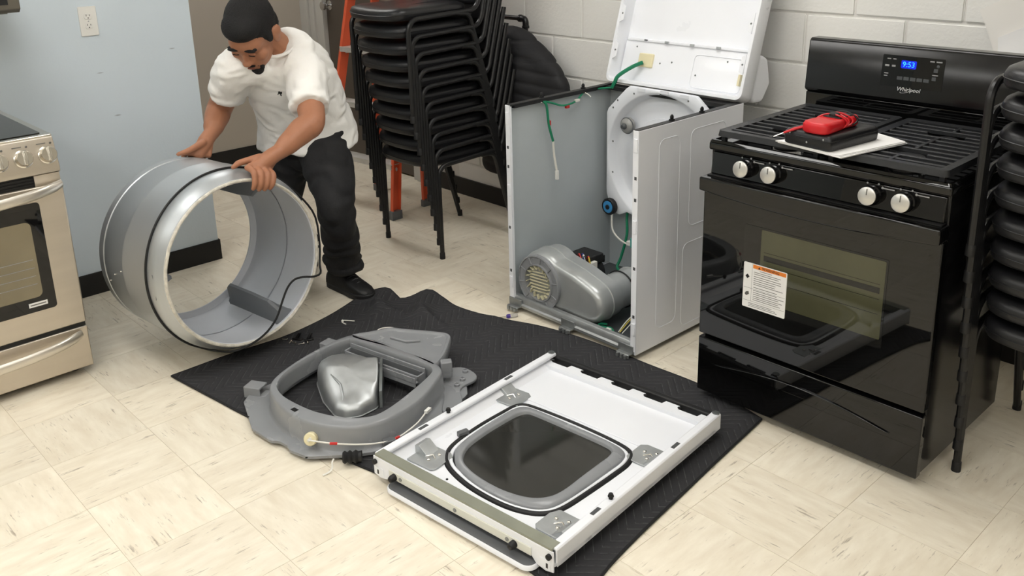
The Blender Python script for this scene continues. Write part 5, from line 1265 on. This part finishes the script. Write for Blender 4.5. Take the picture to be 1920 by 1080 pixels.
    limb(b, [HL, KL, AL], [.08,.055,.04]); limb(b, [HR, KR, AR], [.08,.055,.04]); limb(b, [HL, PEL, HR], [.09,.1,.09])
    me = remeshed('body', b, .0042, 5, .45); me.transform(T); body = link('body', me, 'skin', t)
    # shirt
    s = MB(); lat = (SHL-SHR).normalized()
    sp = [(V((-3.545,2.060,.640)),.222,.188),(V((-3.542,2.055,.70)),.216,.184),(V((-3.522,2.030,.79)),.198,.164),(V((-3.490,1.985,.90)),.196,.158),(V((-3.452,1.935,.985)),.186,.152),(V((-3.418,1.895,1.052)),.168,.136),(V((-3.400,1.873,1.100)),.140,.105),(V((-3.390,1.858,1.118)),.076,.074)]
    loops = []
    C_ = catmull([p for p, _, _ in sp], 4, False)
    for i, c in enumerate(C_):
        j = min(i//4, len(sp)-2); f = (i-4*j)/4; a = sp[j][1]*(1-f)+sp[j+1][1]*f; bb = sp[j][2]*(1-f)+sp[j+1][2]*f
        tg = (C_[min(i+1, len(C_)-1)]-C_[max(i-1, 0)]).normalized(); hip = V((.86,.5,0)); mixl = hip.lerp(lat, min(1, i/16)).normalized()
        u = (mixl-mixl.dot(tg)*tg).normalized(); w_ = tg.cross(u)
        loops.append([c+u*(a*math.copysign(abs(math.cos(th))**.85, math.cos(th)))+w_*(bb*math.copysign(abs(math.sin(th))**.9, math.sin(th))) for th in [2*PI*k/36 for k in range(36)]])
    s.loft(loops, True, True)
    for (S, E_, q) in ((SHL, ELL, .74), (SHR, ELR, .62)):
        e = S.lerp(E_, q); limb(s, [S.lerp(NB, .55)+V((0,0,-.02)), S, S.lerp(E_, q*.5), e], [.092,.088,.082,.078], 22, 5, caps=False); s.ell(S.lerp(NB,.55)+V((0,0,-.02)), (.08,.08,.08))
    def wr(co, n):
        p = V((co.x*9+co.z*4, co.y*9-co.z*3, co.z*7)); w1 = mnoise.noise(p)
        q = mnoise.noise(V((co.x*16, co.y*16, co.z*30+w1*1.5)))
        return .006*w1+.0065*(abs(q)**.7*math.copysign(1, q))
    me = remeshed('t_shirt', s, .006, 4, .5, wr); me.transform(T); shirt = link('t_shirt', me, 'shirt_white', t); shirt['label'] = 'white short-sleeved t-shirt'
    # ribbed neck of the shirt
    c = V((-3.386,1.853,1.116)); tg = (V((-3.39,1.858,1.118))-V((-3.41,1.875,1.07))).normalized(); u = (lat-lat.dot(tg)*tg).normalized(); w_ = tg.cross(u)
    MB().tube([T @ (c+u*.078*math.cos(a)+w_*.076*math.sin(a)) for a in [2*PI*k/40 for k in range(40)]], .007, 8, closed=True).build('neckband', 'shirt_white', shirt)
    # small dark embroidered emblem on the chest
    org = V((0,0,1.6238)); tgt = V((-3.285,1.800,.9394)); d = (tgt-org).normalized()
    hit, loc, nr, _ = shirt.ray_cast(T @ org, d)
    if hit:
        z_ = nr.normalized(); x_ = (V((.68,.73,0))-V((.68,.73,0)).dot(z_)*z_).normalized(); y_ = z_.cross(x_)
        Me = Matrix(((x_.x,y_.x,z_.x,loc.x),(x_.y,y_.y,z_.y,loc.y),(x_.z,y_.z,z_.z,loc.z),(0,0,0,1)))
        m = MB(); m.prism([(-.012,.004),(-.008,.012),(-.002,.010),(.006,.014),(.010,.006),(.008,-.002),(.013,-.012),(.008,-.013),(.003,-.005),(-.003,-.004),(-.006,-.013),(-.010,-.012),(-.008,-.002)], -.002, .0016, Me @ Matrix.Rotation(-.5, 4, 'Z') @ Matrix.Diagonal((.8,.8,1,1))); m.build('chest_emblem', 'label_black', shirt)
    # trousers
    p = MB()
    p.ell(PEL+V((0,.0,-.03)), (.175,.145,.13), 24, 16, Matrix.Rotation(math.radians(28), 3, 'Z'))
    limb(p, [HL+V((-.02,-.01,.0)), HL.lerp(KL,.45), KL+V((-.015,.0,.0)), KL.lerp(AL,.5), AL+V((0,0,.03))], [.110,.110,.082,.078,.074], 24, 6, caps=False); limb(p, [HR+V((.02,0,0)), HR.lerp(KR,.45), KR, KR.lerp(AR,.5), AR+V((0,0,.03))], [.118,.112,.094,.086,.078], 24, 6, caps=False)
    p.ell(HL, (.115,)*3); p.ell(HR, (.115,)*3); p.ell(V((-3.53,2.03,.60)), (.10,.09,.085))
    for A in (AL, AR):
        p.tube([A+V((0,0,.065)), A+V((0,0,.045))], [.086,.088], 20); p.tube([A+V((.006,0,.028)), A+V((.004,0,.008))], [.084,.080], 20)
    def fold(co, n):
        w1 = mnoise.noise(V((co.x*8, co.y*8, co.z*8))); low = max(0, 1-co.z/.42)
        return .006*w1+(.003+.006*low)*math.sin(co.z*(75+12*low)+6*w1+co.x*20)
    me = remeshed('trousers', p, .0075, 4, .5, fold); me.transform(T); link('trousers', me, 'trouser_black', t)['label'] = 'black loose trousers'
    # shoes
    def shoe(A, ang):
        M = T @ Matrix.Translation((A.x, A.y, 0)) @ Matrix.Rotation(ang, 4, 'Z')
        prof = [(-.085,.034,.075),(-.06,.040,.105),(-.02,.042,.112),(.03,.043,.098),(.07,.047,.076),(.11,.050,.060),(.15,.045,.050),(.178,.030,.036),(.188,.012,.026)]
        m = MB(); L_ = []
        for (x, hw, h) in prof: L_.append([M @ V((x, hw*math.copysign(abs(math.cos(th))**.7, math.cos(th)), .022+max(0, math.sin(th))**.75*(h-.022))) for th in [PI*k/14 for k in range(15)]])
        m.loft(L_, True, True); sh = m.build('shoe', 'shoe_black', t, ang=70)
        so = [(p.x, p.y) for p in catmull([(-.092,0,0),(-.08,.036,0),(-.02,.044,0),(.06,.048,0),(.115,.054,0),(.165,.043,0),(.196,.0,0),(.165,-.043,0),(.115,-.054,0),(.06,-.048,0),(-.02,-.044,0),(-.08,-.036,0)], 4)]
        MB().prism(so, 0, .026, M).build('sole', 'sole_black', sh, bevel=.004)
        for k in range(5):
            x = .02+k*.021; z = .100-k*.0105; MB().tube([M @ V((x,-.026,z-.006)), M @ V((x+.006,0,z+.004)), M @ V((x,.026,z-.006))], .0028, 6).build('lace', 'lace_grey', sh)
    shoe(AL+V((-.01,.0,0)), math.radians(5)); shoe(AR+V((0,0,0)), math.radians(-60))
    # hair, beard, brows, eyes
    def patch(nm, items, mt, vox=None):
        m = MB()
        for (c, r) in items: he(c, r, 20, 14, m)
        if vox:
            me = remeshed(nm, m, vox, 3, .5, lambda co, n: .0012*mnoise.noise(co*220)); me.transform(T); return link(nm, me, mt, t)
        m.xf(T); return m.build(nm, mt, t, ang=80)
    patch('hair', [((0,-.022,.046),(.083,.098,.094)), ((0,.026,.080),(.069,.066,.046)), ((0,-.055,.0),(.074,.060,.075)), ((.073,.014,.022),(.009,.020,.034)), ((-.073,.014,.022),(.009,.020,.034))], 'hair_black', .005)
    patch('beard', [((0,.074,-.099),(.031,.025,.027)), ((0,.088,-.086),(.018,.010,.010)), ((.020,.082,-.062),(.012,.008,.006)), ((-.020,.082,-.062),(.012,.008,.006)), ((0,.095,-.054),(.024,.008,.0065)), ((.031,.074,-.076),(.007,.010,.022)), ((-.031,.074,-.076),(.007,.010,.022))], 'hair_black', .0035)
    for s_ in (-1, 1):
        patch('eyebrow', [((s_*.030,.0915,.026),(.021,.006,.0055)), ((s_*.044,.083,.025),(.010,.006,.004))], 'hair_black')
        e = patch('eyelid', [((s_*.029,.086,.006),(.0135,.008,.0075))], 'skin'); patch('eyelash', [((s_*.029,.0925,.001),(.0125,.0025,.0014))], 'hair_black')
    patch('mouth', [((0,.0965,-.069),(.017,.004,.0042))], 'lips')
mat('lace_grey', C(60,60,62), .7)
build_man()
